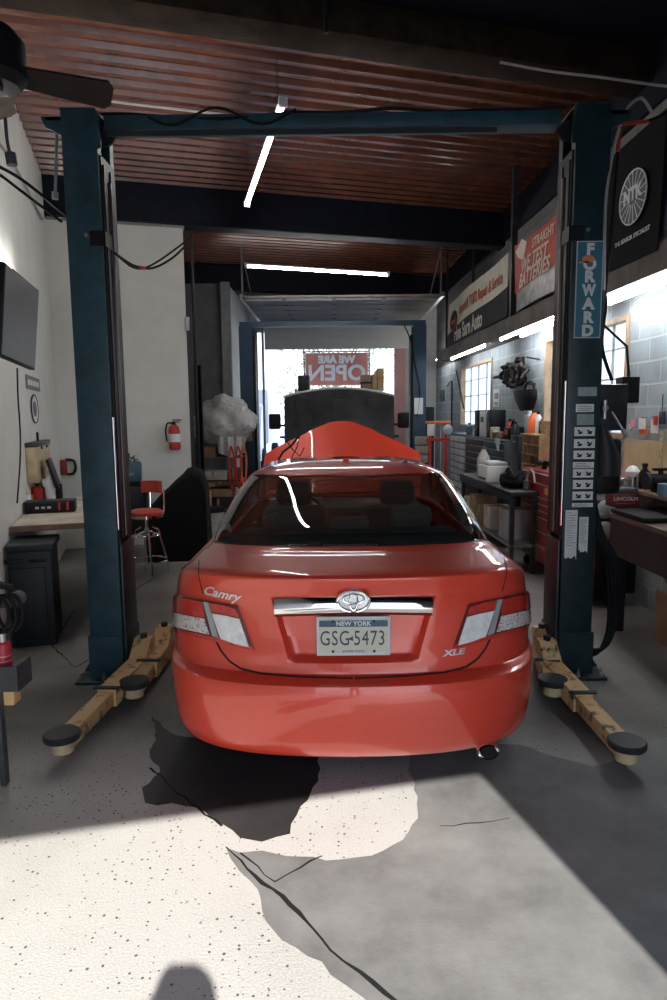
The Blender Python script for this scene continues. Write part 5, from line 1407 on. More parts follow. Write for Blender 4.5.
# ---- red tool chest
y0, y1 = 6.85, 7.75
def rwx(X, Y): return (Vector((X, Y, 0)) - RWO).dot(rx_)
XF = rwx(2.20, 7.3)
t = rw('tool_chest', 'red rolling tool chest full of drawers between dark bench and near post', 'tool chest', 0, 7.3, 0)
L = .46; zt = 1.13
MB().box(XF, XF + .48, -L, L, .14, zt, bev=.006).build('chest_body', red_tool, t)
def drawer(ya, yb, za, zb, hd=True):
    d = MB().box(XF - .012, XF, ya, yb, za, zb, bev=.003).build('drawer', red_tool, t)
    if hd: MB().box(XF - .022, XF - .010, ya + .0, yb - .0, zb - .012, zb - .002).build('drawer_pull', silver, d)
drawer(-L + .01, L - .01, 1.01, 1.11); drawer(-L + .01, L - .01, .87, 1.0)
for k in range(4): z = .86 - .062 * (k + 1); drawer(.02, L - .01, z + .004, z + .058); 
for k in range(3): z = .86 - .07 * (k + 1); drawer(-L + .01, .0, z + .004, z + .066)
drawer(.02, L - .01, .46, .605); drawer(-L + .01, .0, .50, .645)
drawer(.10, L - .01, .18, .45); drawer(-L + .01, .08, .34, .49); drawer(-L + .01, .08, .18, .335)
for xx in (XF + .06, XF + .42):
    for yy in (-L + .08, L - .08): MB().lathe([(.02, -.02), (.055, -.02), (.06, 0), (.055, .02), (.02, .02)], (xx, yy, .06), 'Y', 16).box(xx - .02, xx + .02, yy - .03, yy + .03, .11, .14).build('caster', black_rub, t)
for sg_ in (-L - .004, L - .0): MB().box(XF - .014, XF, sg_, sg_ + .006, .14, zt).build('corner_trim', silver, t)
tg = MB().box(XF - .016, XF - .0125, -.40, -.30, .90, .97).build('paper_tag', mat('tag_orange', (.6, .3, .15), .6), t)
tg = MB().box(XF - .016, XF - .0125, .14, .30, .52, .57).build('paper_tag', dirty_white, t)
g = MB().lathe([(0, 0), (.05, .01), (.06, .04), (.035, .06), (0, .065)], (0, 0, 0), 'X', 16, T=Matrix.Translation((XF - .012, .28, .30)) @ Matrix.Rotation(PI, 4, 'Z')).box(XF - .06, XF - .012, .22, .34, .24, .28); g.build('padlock_hasp', black_pl, t)
# things on top of the chest
def lathe_thing(nm, lab, cat, x, y, z, prof, m, group=None, cap=None, n=16, frame_='rw'):
    t = rw(nm, lab, cat, x, y, z, group); MB().lathe(prof, (0, 0, 0), 'Z', n).build('body', m, t)
    if cap: MB().lathe(cap[0], (0, 0, 0), 'Z', n).build('cap', cap[1], t)
    return t
t = rw('camera_bag', 'black bag with a strap heaped on the red tool chest', 'bag', XF + .20, 7.15, zt + .001)
MB().box(-.10, .14, -.16, .14, 0, .14, bev=.05).build('bag_body', black_cloth, t); MB().tube(smooth([(-.05, -.12, .12), (-.02, -.02, .24), (0, .10, .22), (.04, .12, .12)]), .012, 6).build('strap', black_rub, t)
t = rw('power_drill', 'black cordless tool lying beside the bag on the red tool chest', 'power tool', XF + .12, 7.48, zt + .001)
MB().cyl((0, -.1, .06), (0, .08, .06), .035, n=14).cyl((0, .08, .06), (0, .14, .06), .015, n=10).box(-.025, .025, -.09, -.03, -.0, .06, bev=.01).build('tool_body', black_pl, t)
# wooden pigeonhole rack behind
YW0, ZW0 = RWP(553, 462, .30); YW1, ZW1 = RWP(528, 432, .30)
t = rw('pigeonhole_rack', 'pale wooden pigeonhole rack standing behind the red tool chest', 'rack', -.01, 8.05, zt)
RH = 1.62 - 1.13
t.location = RW(-.16, 8.21, .0)
zb0 = 1.0
g = MB()
for k in range(5): g.box(-.16, .14, -.36, .36, zb0 + k * .12, zb0 + .015 + k * .12)
for k in range(6): g.box(-.16, .14, -.36 + k * .14, -.348 + k * .14, zb0, zb0 + .49)
g.box(.13, .14, -.36, .36, zb0, zb0 + .49); g.build('rack_frame', wood, t)
for y in (-.33, .33): MB().box(-.14, -.08, y - .03, y + .03, 0, zb0).box(.06, .12, y - .03, y + .03, 0, zb0).build('rack_leg', wood_gr, t)
ZS = zb0 + .50
lathe_thing('fluid_bottle', 'orange fluid jug standing on the pigeonhole rack, left end', 'bottle', -.16, 8.52, ZS, [(.07, 0), (.075, .02), (.075, .17), (.03, .24), (.025, .26)], orange, cap=([(.03, .255), (.03, .285), (0, .285)], black_pl))
lathe_thing('fluid_bottle', 'silver-grey tall fluid tin left of the orange jug', 'bottle', -.16, 8.70, ZS - .0, [(.06, 0), (.062, .01), (.062, .22), (.03, .25)], silver, cap=([(.03, .25), (.03, .28), (0, .28)], white_pl))
lathe_thing('fluid_bottle', 'white slim bottle right of the orange jug on the pigeonhole rack', 'bottle', -.16, 8.36, ZS, [(.035, 0), (.037, .01), (.037, .19), (.015, .24)], white_pl, cap=([(.018, .235), (.018, .27), (0, .27)], black_pl))
for k, (yy, xx, h_, r_, m_, l_) in enumerate([(10.85, .10, .20, .05, mat('tin_blue', (.08, .16, .25), .4), 'blue tin at the far end of the roller cabinet top'), (10.68, .18, .16, .06, white_pl, 'white tub at the far end of the roller cabinet top'), (9.33, .30, .27, .045, red_pl, 'red tall bottle behind the cable bundle on the roller cabinet'), (8.76, .20, .24, .05, char_pl, 'charcoal bottle at the near end of the roller cabinet top')]):
    lathe_thing('shop_bottle', l_, 'bottle', XF + xx, yy, 1.402, [(r_ * .95, 0), (r_, .01), (r_, h_ * .7), (r_ * .5, h_ * .85), (r_ * .4, h_ * .9)], m_, 'bottles on the roller cabinet', cap=([(r_ * .45, h_ * .88), (r_ * .45, h_), (0, h_)], black_pl))
lathe_thing('fluid_bottle', 'small dark bottle near the right end of the pigeonhole rack', 'bottle', -.16, 8.22, ZS, [(.04, 0), (.042, .01), (.042, .12), (.02, .16)], char_pl, cap=([(.02, .155), (.02, .18), (0, .18)], red_pl))
t = rw('parts_basket', 'woven pale basket on the right end of the pigeonhole rack', 'basket', -.14, 8.02, ZS)
g = MB().lathe([(.09, 0), (.12, .15), (.125, .15), (.10, .01)], (0, 0, 0), 'Z', 20); g.build('basket_bowl', mat('wicker', (.36, .25, .14), .8, noise=.6, nscale=40), t); MB().tube([(.122 * math.cos(2 * PI * k / 20), .122 * math.sin(2 * PI * k / 20), .15) for k in range(20)], .008, 6, closed=True).build('basket_rim', wood, t)

# ---- dark bench with printer
XB = rwx(1.86, 8.2); DB0, DB1 = 7.95, 9.9
XB = rwx(1.82, 8.4)
t = rw('steel_bench', 'dark steel workbench with a lower shelf left of the red tool chest', 'workbench', 0, 8.45, 0)
L = 1.0; X0 = XB; X1 = -.78
y_lo, y_hi = 7.15 - 8.45, 9.55 - 8.45
# bench stands in front of the drawer cabinets
MB().box(X0, X0 + .46 if False else XF - .02 , y_lo + .75 if False else y_lo, y_hi, .86, .91, bev=.004).build('bench_top', dark_steel, t)
XE = XF - .02
MB().box(X0, X0 + .02, y_lo, y_hi, .80, .86).build('apron', dark_steel, t)
for xx in (X0 + .02, XE - .06):
    for yy in (y_lo + .02, y_hi - .07): MB().box(xx, xx + .045, yy, yy + .045, 0, .86).build('leg', dark_steel, t)
MB().box(X0 + .01, XE - .01, y_lo + .02, y_hi - .02, .30, .33).build('lower_shelf', steel, t)
BX, BY0 = 8.45, 0
def onb(px, py, z=.912):
    p = PZ(px, py, z); q_ = p - RWO; return q_.dot(rx_), q_.dot(ry_)
# printer-like white box
x_, y_ = onb(486, 474); x_ = (X0 + XE) / 2 + .0
t = rw('printer', 'white office printer with papers on top on the dark steel bench', 'printer', x_ + .0, 8.38, .911)
hwid = (XE - X0) / 2 - .02
MB().box(-hwid, hwid, -.22, .22, 0, .20, bev=.012).build('printer_body', white_pl, t); MB().box(-hwid + .02, hwid - .02, -.20, .20, .20, .245, bev=.012).build('scanner_lid', mat('printer_grey', (.5, .53, .56), .5), t)
MB().box(-hwid - .012, -hwid + .01, -.15, .15, .03, .05).build('paper_slot', mid_grey, t)
MB().box(-hwid + .03, hwid - .1, -.15, .10, .246, .252, T=Matrix.Rotation(R(0), 4, 'Z')).build('paper_sheets', paper, t)
lathe_thing('water_jug', 'milky white jug standing behind the printer', 'jug', X0 + .14, 8.80, .911, [(.07, 0), (.085, .02), (.085, .26), (.03, .36), (.03, .38)], dirty_white, cap=([(.034, .375), (.034, .41), (0, .41)], mid_grey))
t = rw('tool_bag', 'lumpy black tool bag on the near end of the dark steel bench', 'bag', X0 + .18, 7.64, .911)
bm = bmesh.new(); bmesh.ops.create_icosphere(bm, subdivisions=4, radius=1)
for v in bm.verts:
    d = v.co.normalized(); k = 1 + .25 * mn.noise(d * 2.3 + Vector((3, 1, 0))); v.co = Vector((d.x * .14 * k, d.y * .18 * k, max(0, .08 + d.z * .11 * k)))
bm.verts.index_update(); g = MB(); g.add([v.co.copy() for v in bm.verts], [[v.index for v in f.verts] for f in bm.faces], 0, True); bm.free(); g.build('bag_body', black_cloth, t)
MB().tube(smooth([(-.04, -.18, .12), (-.06, -.05, .22), (-.05, .12, .16)]), .014, 6).build('bag_handle', black_rub, t)
t = rw('cable_gauge', 'pale bent hose arching over the near end of the steel bench', 'hose', X0 + .26, 7.28, .911)
MB().tube(smooth([(0, .12, .0), (0, .10, .14), (0, .0, .22), (0, -.10, .20), (0, -.15, .1)]), .012, 8).build('hose_arch', dirty_white, t); MB().cyl((0, .12, 0), (0, .12, .10), .035, n=14).build('hose_base', mid_grey, t)
# boxes on the lower shelf
for k, (ya, yb, h, m, l) in enumerate([(9.2, 9.5, .26, dirty_white, 'off-white carton on the lower shelf of the steel bench, far end'), (8.85, 9.15, .33, cardboard, 'tall brown carton on the lower shelf of the steel bench'), (8.45, 8.8, .25, bm2[1], 'dark brown carton mid-way on the lower shelf of the steel bench'), (8.1, 8.4, .28, dirty_white, 'off-white carton mid-way on the lower shelf of the steel bench'), (7.45, 7.72, .34, silver, 'grey-white carton on the lower shelf of the steel bench, near end')]):
    t = rw('carton', l, 'box', X0 + .05, (ya + yb) / 2, .331, 'cartons under the steel bench'); w_ = (yb - ya) / 2
    MB().box(0, .30, -w_, w_, 0, h, bev=.003).build('carton_body', m, t); MB().box(-.002, .302, -.02, .02, h * .6, h + .002).build('tape', wood, t)
# ---- tall dark drawer cabinets along the wall behind the bench
t = rw('roller_cabinet', 'tall black roller cabinet with shallow drawers behind the steel bench', 'cabinet', XF + .02, 9.6, 0)
MB().box(0, -XF - .06, -1.0, 1.1, .10, 1.40, bev=.006).build('cabinet_body', mat('navy_cabinet', (.016, .022, .035), .4), t)
for c_ in range(2):
    for k in range(6):
        a = -.98 + c_ * 1.05; d = MB().box(-.012, 0, a, a + 1.0, .80 + k * .098, .88 + k * .098, bev=.003).build('drawer', mat('navy_cabinet', (0, 0, 0)), t); MB().box(-.022, -.01, a, a + 1.0, .872 + k * .098, .882 + k * .098).build('drawer_pull', steel, d)
for yy in (-.8, .9): MB().cyl((.1, yy, 0), (.1, yy, .1), .05, n=12).build('caster', black_rub, t)
t = rw('parts_cabinet', 'grey-framed cabinet of small white drawers at the far end of the bench', 'cabinet', XF + .02, 11.3, 0)
MB().box(0, -XF - .06, -.55, .55, .0, 1.42, bev=.004).build('cabinet_body', mat('blue_grey', (.10, .14, .18), .5), t)
for c_ in range(3):
    for k in range(12):
        ya = -.53 + c_ * .36; MB().box(-.02, 0, ya, ya + .33, .08 + k * .11, .165 + k * .11, bev=.004).build('small_drawer', mat('drawer_white', (.55, .58, .60), .4), t)
# end of the parts cabinet faces the camera too: drawers on its near side
for k in range(12):
    for c_ in range(2): MB().box(.02 + c_ * .25, .25 + c_ * .25, -.57, -.55, .08 + k * .11, .165 + k * .11, bev=.004).build('small_drawer', MATS['drawer_white'], t)
t = rw('monitor', 'dark grey flat monitor standing between the printer and the pigeonhole rack', 'monitor', XF + .14, 8.52, 1.16)
t.location = RW(XF - .03, 7.97, .911)
t.rotation_euler = (0, 0, RWA)
MB().box(-.02, .02, -.16, .16, .10, .58, bev=.008).cyl((0, 0, 0), (0, 0, .12), .02, n=10).build('monitor_panel', char_pl, t); MB().box(-.09, .09, -.10, .10, 0, .015).build('monitor_foot', black_pl, t); MB().box(-.022, -.0201, -.05, .05, .50, .51).build('monitor_mark', silver, t)
# goods on the cabinets
ZT = 1.402
t = rw('air_compressor', 'black machine with a red panel on top of the black roller cabinet', 'machine', XF + .25, 8.98, ZT)
MB().box(-.10, .12, -.14, .16, 0, .17, bev=.04).build('machine_body', black_pl, t); MB().box(-.105, -.10, -.06, .08, .06, .13).build('front_panel', red_pl, t); MB().tube(smooth([(0, -.10, .15), (0, 0, .26), (0, .12, .15)]), .014, 6).build('carry_handle', black_rub, t)
t = rw('paint_shaker', 'white box unit between two black speakers on the roller cabinet', 'machine', XF + .22, 10.05, ZT)
MB().box(-.12, .12, -.17, .17, 0, .38, bev=.01).build('unit_body', white_pl, t); MB().box(-.125, -.12, -.08, .08, .22, .30).build('unit_window', mid_grey, t)
for y, l in ((10.42, 'black upright speaker left of the white box on the roller cabinet'), (9.70, 'black upright speaker right of the white box on the roller cabinet')):
    t = rw('speaker', l, 'speaker', XF + .20, y, ZT, 'speakers on the roller cabinet'); MB().box(-.10, .12, -.11, .11, 0, .40, bev=.01).build('speaker_body', black_pl, t); MB().lathe([(.02, 0), (.07, .008), (.075, .0)], (0, 0, 0), 'X', 16, T=Matrix.Translation((-.10, 0, .15)) @ Matrix.Rotation(PI, 4, 'Z')).build('speaker_cone', mid_grey, t)
lathe_thing('paint_tin', 'pale tin in front of the cable reel on the roller cabinet', 'tin', XF + .12, 9.42, ZT, [(.07, 0), (.07, .15), (.06, .16)], mat('tin_beige', (.45, .40, .30), .5, noise=.4, nscale=20))
lathe_thing('cable_reel', 'coiled brown cable bundle on the roller cabinet next to the pale tin', 'cable reel', XF + .14, 9.22, ZT, [(.10, 0), (.11, .03), (.11, .09), (.05, .10)], mat('brown_cable', (.15, .10, .07), .7, noise=.6, nscale=40))
t = rw('shop_rag', 'pale blue-grey rag hanging over the corner of the roller cabinet', 'rag', XF - .02, 8.75, 1.40)
rows = [[Vector((-.015 - .01 * f, -.12 + .24 * i / 6 * (1 - .7 * f) , .03 - .16 * f)) for i in range(7)] for f in (0, .33, .66, 1)]
MB().sheet(rows, .006).build('rag_cloth', mat('rag_cloth', (.35, .45, .47), .8), t)
# ---- wall-hung coil and jug
yc, zc = RWP(514, 374, .12); k = rw('hose_bundle', 'tangle of black hoses and tools hanging on the block wall', 'hose bundle', -.12, yc, zc)
random.seed(21); _, zA = RWP(514, 360, .12); _, zB = RWP(514, 388, .12); yA, _ = RWP(498, 372, .12); yB, _ = RWP(531, 372, .12)
ry3, rz3 = abs(yA - yB) / 2, (zA - zB) / 2
for j in range(9):
    cy = -ry3 * .5 + ry3 * j / 8; g = MB(); r0 = U(.55, .95)
    g.tube([(U(-.05, .05) , cy + rz3 * r0 * math.cos(2 * PI * i / 20) * 1.0, rz3 * r0 * math.sin(2 * PI * i / 20) * U(.92, 1.05) + rz3 * .1 * math.sin(j)) for i in range(20)], U(.018, .034), 8, closed=True)
    g.build('hose_loop', black_rub if j % 3 else mat('worn_rubber', (.05, .04, .035), .6), k)
MB().box(.0, .11, -.02, .02, rz3 * .8, rz3 * .95).tube([(-.05, -ry3 * .9, rz3 * .9), (.1, -ry3 * 1.0, rz3 * .7)], .012, 6).build('wall_hook', dark_steel, k)
for j in range(4): MB().cyl((U(-.1, 0), ry3 * (.3 + .18 * j), U(-.1, .2) * rz3 * 3), (U(-.1, 0), ry3 * (.4 + .18 * j), U(-.5, .6) * rz3), .03, .02, 10).build('hung_tool', dark_steel, k)
yc, zc = RWP(527, 398, .12); yA, _ = RWP(518, 398, .12); _, zB = RWP(527, 409, .12)
k = rw('welding_mask', 'black curved mask hanging on the wall below the hose tangle', 'mask', -.12, yc, zc)
hh2 = zc - zB; ww2 = abs(yA - yc)
rows = []
for j in range(8):
    f = j / 7; w_ = ww2 * (1.0 - .55 * max(0, f - .35) ** 1.2 * 1.6)
    rows.append([Vector((-.13 * math.cos(R(a)) * (1 - .3 * f), w_ * math.sin(R(a)) - .10 * f * ww2 * 2, hh2 * (.7 - 1.8 * f))) for a in range(-90, 91, 15)])
MB().sheet(rows, .012).build('mask_shell', black_pl, k)
MB().tube(smooth([(.0, ww2 * .3, hh2 * .6), (0, .0, hh2 * 1.4), (0, -ww2 * .6, hh2 * 1.3), (0, -ww2 * .7, hh2 * .6)]), .016, 8).build('headband', black_rub, k)
MB().box(.0, .11, -.012, .012, hh2 * 1.2, hh2 * 1.35).build('wall_peg', dark_steel, k)
yc, zc = RWP(497, 398, .0)
k = rw('wall_notice', 'small white notice pinned to the block wall left of the black mask', 'notice', -.002, yc, zc)
MB().box(-.01, 0, -.17, .17, -.14, .14).build('notice_board', paper, k)
v_, f_ = text_mesh('1000', .13, .001, bold=.004); MB().add([rframe(-.012, 0, .03) @ p for p in v_], f_).build('notice_text', mat('ink_grey', (.15, .16, .17), .6), k)
g = MB(); g.box(-.0118, -.0102, -.13, .13, -.09, -.07).box(-.0118, -.0102, -.13, .05, -.12, -.105); g.build('notice_lines', MATS['ink_grey'], k)
# ---- conduits, switch on far wall
for px, lab in ((457, 'dark conduit dropping down the block wall left of the far window'),):
    y_, z_ = RWP(px, 400, .0); tag(MB().tube(smooth([(0, .5, 2.35), (0, .1, 2.42), (0, 0, 2.3), (0, 0, 1.4)]), .018, 8).build('conduit', dark_steel), lab, 'conduit', loc=RW(-.03, 14.1, 0), rz=RWA)
y_, z_ = RWP(428, 393, .0); t = rw('switch_box', 'small dark switch box on the far right wall', 'switch', -.0, 16.0 - .9, 2.16)
MB().box(-.06, 0, -.12, .12, -.13, .13, bev=.01).build('box', mid_grey, t); MB().box(-.075, -.06, -.03, .03, -.05, .05).build('switch', black_pl, t)
tag(MB().tube([(0, .35, .0), (0, -.35, -.75)], .016, 8).build('wall_strut', dark_steel), 'dark diagonal rod hanging under the far end of the ledge', 'rod', loc=RW(-.06, 13.2, 2.60), rz=RWA)
# ---- red press / floor jack stand with white towel
p = PD(438, 470, 11.9); 
t = thing('floor_jack', 'red and chrome upright press cart beyond the small-drawer cabinet', 'press', (PD(438, 430, 11.9).x, 11.9, 0))
zt4 = PD(438, 421, 11.9).z
for x in (-.14, .14): MB().box(x - .022, x + .022, -.03, .03, .04, zt4).build('upright', red_pl, t)
for x in (-.06, .05): MB().cyl((x, -.03, .3), (x, -.03, zt4 - .08), .014, n=10).build('chrome_rod', chrome, t)
MB().box(-.22, .22, -.06, .06, zt4 - .04, zt4, bev=.01).build('top_bar', orange, t); MB().box(-.20, .20, -.05, .05, zt4 - .35, zt4 - .30).box(-.20, .20, -.25, .25, .04, .08).build('cross_bar', red_pl, t)
MB().box(-.20, -.08, -.08, -.05, zt4 - .26, zt4 - .05, bev=.01).build('paper_tag', paper, t)
MB().lathe([(.03, -.02), (.09, 0), (.03, .02)], (.16, -.07, zt4 - .15), 'Y', 18).build('gauge', silver, t)
# clutter by the far right corner: parts stand
t = thing('parts_stand', 'dark machine stand with a black head in the far right corner', 'machine', (PD(421, 440, 13.8).x, 13.6, 0))
zt5 = PD(421, 407, 13.8).z
MB().box(-.25, .25, -.2, .2, 0, 1.15, bev=.02).build('stand_body', black_pl, t); MB().box(.0, .22, -.15, .15, 1.15, zt5, bev=.02).build('stand_column', black_pl, t); MB().lathe([(.0, 0), (.12, .03), (.14, .15), (.09, .30), (.11, .42), (0, .5)], (-.14, 0, 1.15), 'Z', 16).build('stand_head', char_pl, t)
lathe_thing_ = None
for k, (px, py, m, l) in enumerate([(416, 462, dirty_white, 'dirty white tub on the floor stand beside the far lift post, lower'), ]):
    pass
t = thing('parts_bin', 'beige parts bin stack against the far right lift post', 'bin', (PD(409 + 10, 440, 12.2).x + .02, 12.05, 0))
z_a = PD(419, 437, 12.2).z
for j in range(3): MB().box(-.10, .14, -.14, .14, z_a - .45 + j * .16, z_a - .31 + j * .16, bev=.01).build('bin_tray', mat('bin_beige', (.30, .27, .21), .6, noise=.4, nscale=20), t)
MB().box(-.12, .16, -.16, .16, 0, z_a - .45, bev=.01).build('bin_stand', black_pl, t)

# ================================================================ NEAR RIGHT BENCH
XN = rwx(2.22, 4.8)
t = rw('metal_workbench', 'dark metal workbench with a deep apron at the right edge', 'workbench', 0, 4.2, 0)
MB().box(XN, -.02, -1.6, 1.15, .91, .95, bev=.005).build('bench_top', mat('bench_brown', (.10, .07, .055), .5, noise=.4, nscale=4), t)
MB().box(XN + .01, XN + .03, -1.6, 1.14, .62, .91).box(XN + .03, -.03, 1.12, 1.14, .62, .91).build('apron', mat('apron_dark', (.022, .018, .018), .6, noise=.3), t)
for yy in (1.02, -1.5):
    for xx in (XN + .03, -.12): MB().box(xx, xx + .07, yy, yy + .07, 0, .62).build('leg', black_pl, t)
MB().box(XN + .25, -.05, -1.5, .25, .16, .19).build('lower_shelf', black_pl, t)
MB().box(XN + .0, XN + .45, .58, 1.12, .951, .99, bev=.01).build('mat', black_rub, t)
def onn(px, py, z=.952):
    p = PZ(px, py, z); q_ = p - RWO; return q_.dot(rx_), q_.dot(ry_)
# LINCOLN box
x_, y_ = onn(628, 508, .992)
t = rw('grease_box', 'dark red box with white lettering on the near workbench', 'box', x_, y_ + .06, .992, rz=R(-35) if False else 0.0)
t.rotation_euler = (0, 0, 0)
MB().box(-.10, .12, 0, .14, 0, .11, bev=.006).build('box_body', mat('box_wine', (.10, .015, .015), .5), t)
v_, f_ = text_mesh('LINCOLN', .040, .001, sx=1.15, bold=.001); MB().add([frame((.01, -.002, .065), (1, 0, 0), (0, 0, 1)) @ p for p in v_], f_).build('box_lettering', mat('pinkish', (.6, .45, .45), .5), t)
MB().box(-.07, .09, -.003, 0, .025, .033).build('box_stripe', red_pl, t)
MB().box(-.09, .11, .01, .13, .11, .15, bev=.01).build('box_lid', mid_grey, t)
# red trolley jack lying across
x_, y_ = onn(650, 500)
t = thing('trolley_jack', 'long red trolley jack body lying on the near workbench', 'jack', RW(x_, y_ + .42, .952), 0)
MB().box(-.30, .60, -.06, .06, .10, .17, bev=.015).build('jack_frame', red_pl, t); MB().box(-.25, .55, -.05, .05, .02, .10).build('jack_base', red_tool, t)
MB().lathe([(.0, -.03), (.065, -.03), (.07, 0), (.065, .03), (0, .03)], (-.27, -.09, .12), 'Y', 20).build('jack_wheel', dirty_white, t); MB().lathe([(0, -.036), (.035, -.036), (.035, -.03)], (-.27, -.09, .12), 'Y', 16).build('wheel_hub', black_pl, t)
MB().cyl((.0, 0, .17), (.0, 0, .20), .05, n=16).cyl((.2, -.01, .19), (.32, -.01, .20), .022, n=12).build('jack_saddle', dark_steel, t)
g = MB().cyl((-.05, -.03, .195), (.22, -.03, .195), .022, n=12); g.build('handle_sleeve', mat('pink_red', (.65, .10, .10), .4), t)
x_, y_ = onn(636, 488)
BB = rw('spray_bottle', 'black round-shouldered bottle standing at the back of the near workbench', 'bottle', x_ - .0, 5.28, .992)
def nb(px, D): return PD(px, 470, D).x
def put(o, px, D, z): o.location = Vector((nb(px, D), D, z))
MB().lathe([(.04, 0), (.045, .01), (.045, .13), (.02, .165), (.02, .19)], (0, 0, 0), 'Z', 18).lathe([(.024, .185), (.024, .21), (0, .21)], (0, 0, 0), 'Z', 12).build('bottle_body', black_pl, BB); put(BB, 645, 5.5, 1.12)
bk = rw('back_shelf', 'wooden back shelf raised above the near workbench', 'shelf', 0, 4.5, 0)
MB().box(-.36, -.005, -1.6, 1.1, 1.09, 1.118, bev=.004).build('shelf_board', wood_gr, bk)
for yy in (-1.4, 0, 1.02): MB().box(-.34, -.01, yy, yy + .03, .951, 1.09).build('shelf_support', wood_gr, bk)
W = rw('regulator', 'white and steel regulator on the back shelf left of the black bottle', 'regulator', 0, 5, 1.1); put(W, 633, 5.55, 1.12)
MB().cyl((0, 0, 0), (0, 0, .10), .035, n=14).build('stem', steel, W); MB().lathe([(.0, 0), (.05, .02), (.06, .06), (.03, .10), (0, .11)], (0, 0, .08), 'Z', 16).build('cap', white_pl, W); MB().tube(smooth([(.0, -.02, .05), (-.10, -.03, .08), (-.13, -.03, .0)]), .010, 6).build('hose_tail', steel, W)
G2 = rw('bench_grinder', 'small dark bench grinder at the right end of the back shelf', 'bench grinder', 0, 5, 1.1); put(G2, 661, 5.25, 1.12)
MB().cyl((-.08, 0, .09), (.08, 0, .09), .055, n=18).box(-.05, .05, -.05, .05, 0, .05).build('motor', black_pl, G2)
for s_ in (-1, 1): MB().lathe([(.02, -.012), (.07, -.012), (.07, .012), (.02, .012)], (s_ * .11, 0, .09), 'X', 20).build('grinding_wheel', dark_steel, G2)
MB().box(-.06, .06, -.02, .02, .17, .19).cyl((0, 0, .13), (0, 0, .17), .02, n=10).build('top_knob', black_pl, G2)
# board on wall with tools
ob = rw('tool_board', 'bare plywood tool board on the wall behind the near workbench', 'board', 0, 0, 0)
ya, za = RWP(626, 433, .01); yb, zb3 = RWP(667, 478, .01)
ob.location = RW(-.002, 5.2, 0)
MB().box(-.018, 0, -1.3, 1.15, 1.12, 1.50).build('plywood', mat('plywood', (.50, .38, .22), .6, noise=.15, nscale=4), ob)
def hung(nm, lab, cat, px, py, off=.03):
    y, z = RWP(px, py, off); return rw(nm, lab, cat, -off, y, z)
h = hung('parts_pack', 'orange and white blister packs hanging on the plywood board, left', 'pack', 643, 428); MB().box(0, .01, -.07, .07, -.06, .02).build('orange_pack', orange, h); MB().box(-.01, .0, -.05, .06, -.01, .09).build('white_card', paper, h); MB().cyl((-.015, 0, .09), (.03, 0, .09), .005, n=8).build('hook', dark_steel, h)
h = hung('parts_pack', 'white and red packs hanging beside the orange ones on the plywood board', 'pack', 654, 425); MB().box(0, .01, -.06, .05, -.07, .05).build('white_card', paper, h); MB().box(-.01, .0, -.06, -.01, .0, .08).build('red_pack', red_pl, h); MB().cyl((-.015, 0, .07), (.03, 0, .07), .005, n=8).build('hook', dark_steel, h)
h = hung('marker', 'dark purple radio with a thin aerial at the top of the plywood board', 'radio', 662, 417); MB().box(-.01, .02, -.03, .03, -.06, .05, bev=.006).build('radio_body', mat('purple_dark', (.05, .03, .06), .5), h); MB().cyl((0, 0, .05), (0, 0, .19), .004, n=6).build('aerial', black_pl, h)
h = hung('air_nozzle', 'pink and silver air nozzle hanging near the left edge of the plywood board', 'air nozzle', 633, 424); MB().cyl((0, 0, -.03), (0, 0, .05), .02, n=12).build('nozzle_body', mat('pink', (.6, .25, .28), .5), h); MB().tube(smooth([(0, 0, -.03), (0, .05, -.05), (0, .07, .0)]), .008, 6).build('nozzle_pipe', silver, h)
h = hung('level', 'long pale wooden ruler standing upright on the plywood board', 'ruler', 661, 450); MB().box(-.005, .005, -.02, .02, -.22, .16).build('ruler_stick', mat('ruler', (.55, .45, .28), .6, col2=(.35, .26, .15), nscale=30), h)
# cardboard box with reel at the lower right
p = PZ(652, 650, 0); 
t = thing('cardboard_box', 'open brown cardboard box on the floor under the near workbench', 'box', (PD(651, 640, 4.72).x + .16, 4.60, 0.0), R(4))
t.location = (2.62, 4.85, 0)
MB().box(-.15, .15, -.16, .16, 0, .34, bev=.004).build('box_body', cardboard, t); MB().box(-.14, -.05, -.163, -.16, .18, .28).build('box_label', paper, t)
for s_ in (-1, 1): MB().box(s_ * .15, s_ * .157, -.16, .16, .30, .40).build('box_flap', cardboard, t)
t = thing('hose_reel', 'pale-faced hose reel resting on the open cardboard box', 'reel', (2.64, 4.86, .402 + .15), R(14))
MB().lathe([(.0, -.13), (.13, -.13), (.145, -.11), (.145, -.10), (.11, -.09), (.11, .09), (.145, .10), (.145, .12), (0, .12)], (0, 0, 0), 'Y', 28).build('reel_drum', mat('reel_brown', (.16, .10, .06), .6, noise=.4), t)
MB().lathe([(.0, -.145), (.10, -.145), (.115, -.131), (0, -.131)], (0, 0, 0), 'Y', 28).build('reel_face', mat('reel_pale', (.42, .38, .26), .5), t)
MB().cyl((-.14, -.1, .0), (-.22, -.12, -.02), .02, n=10).build('reel_crank', steel, t)
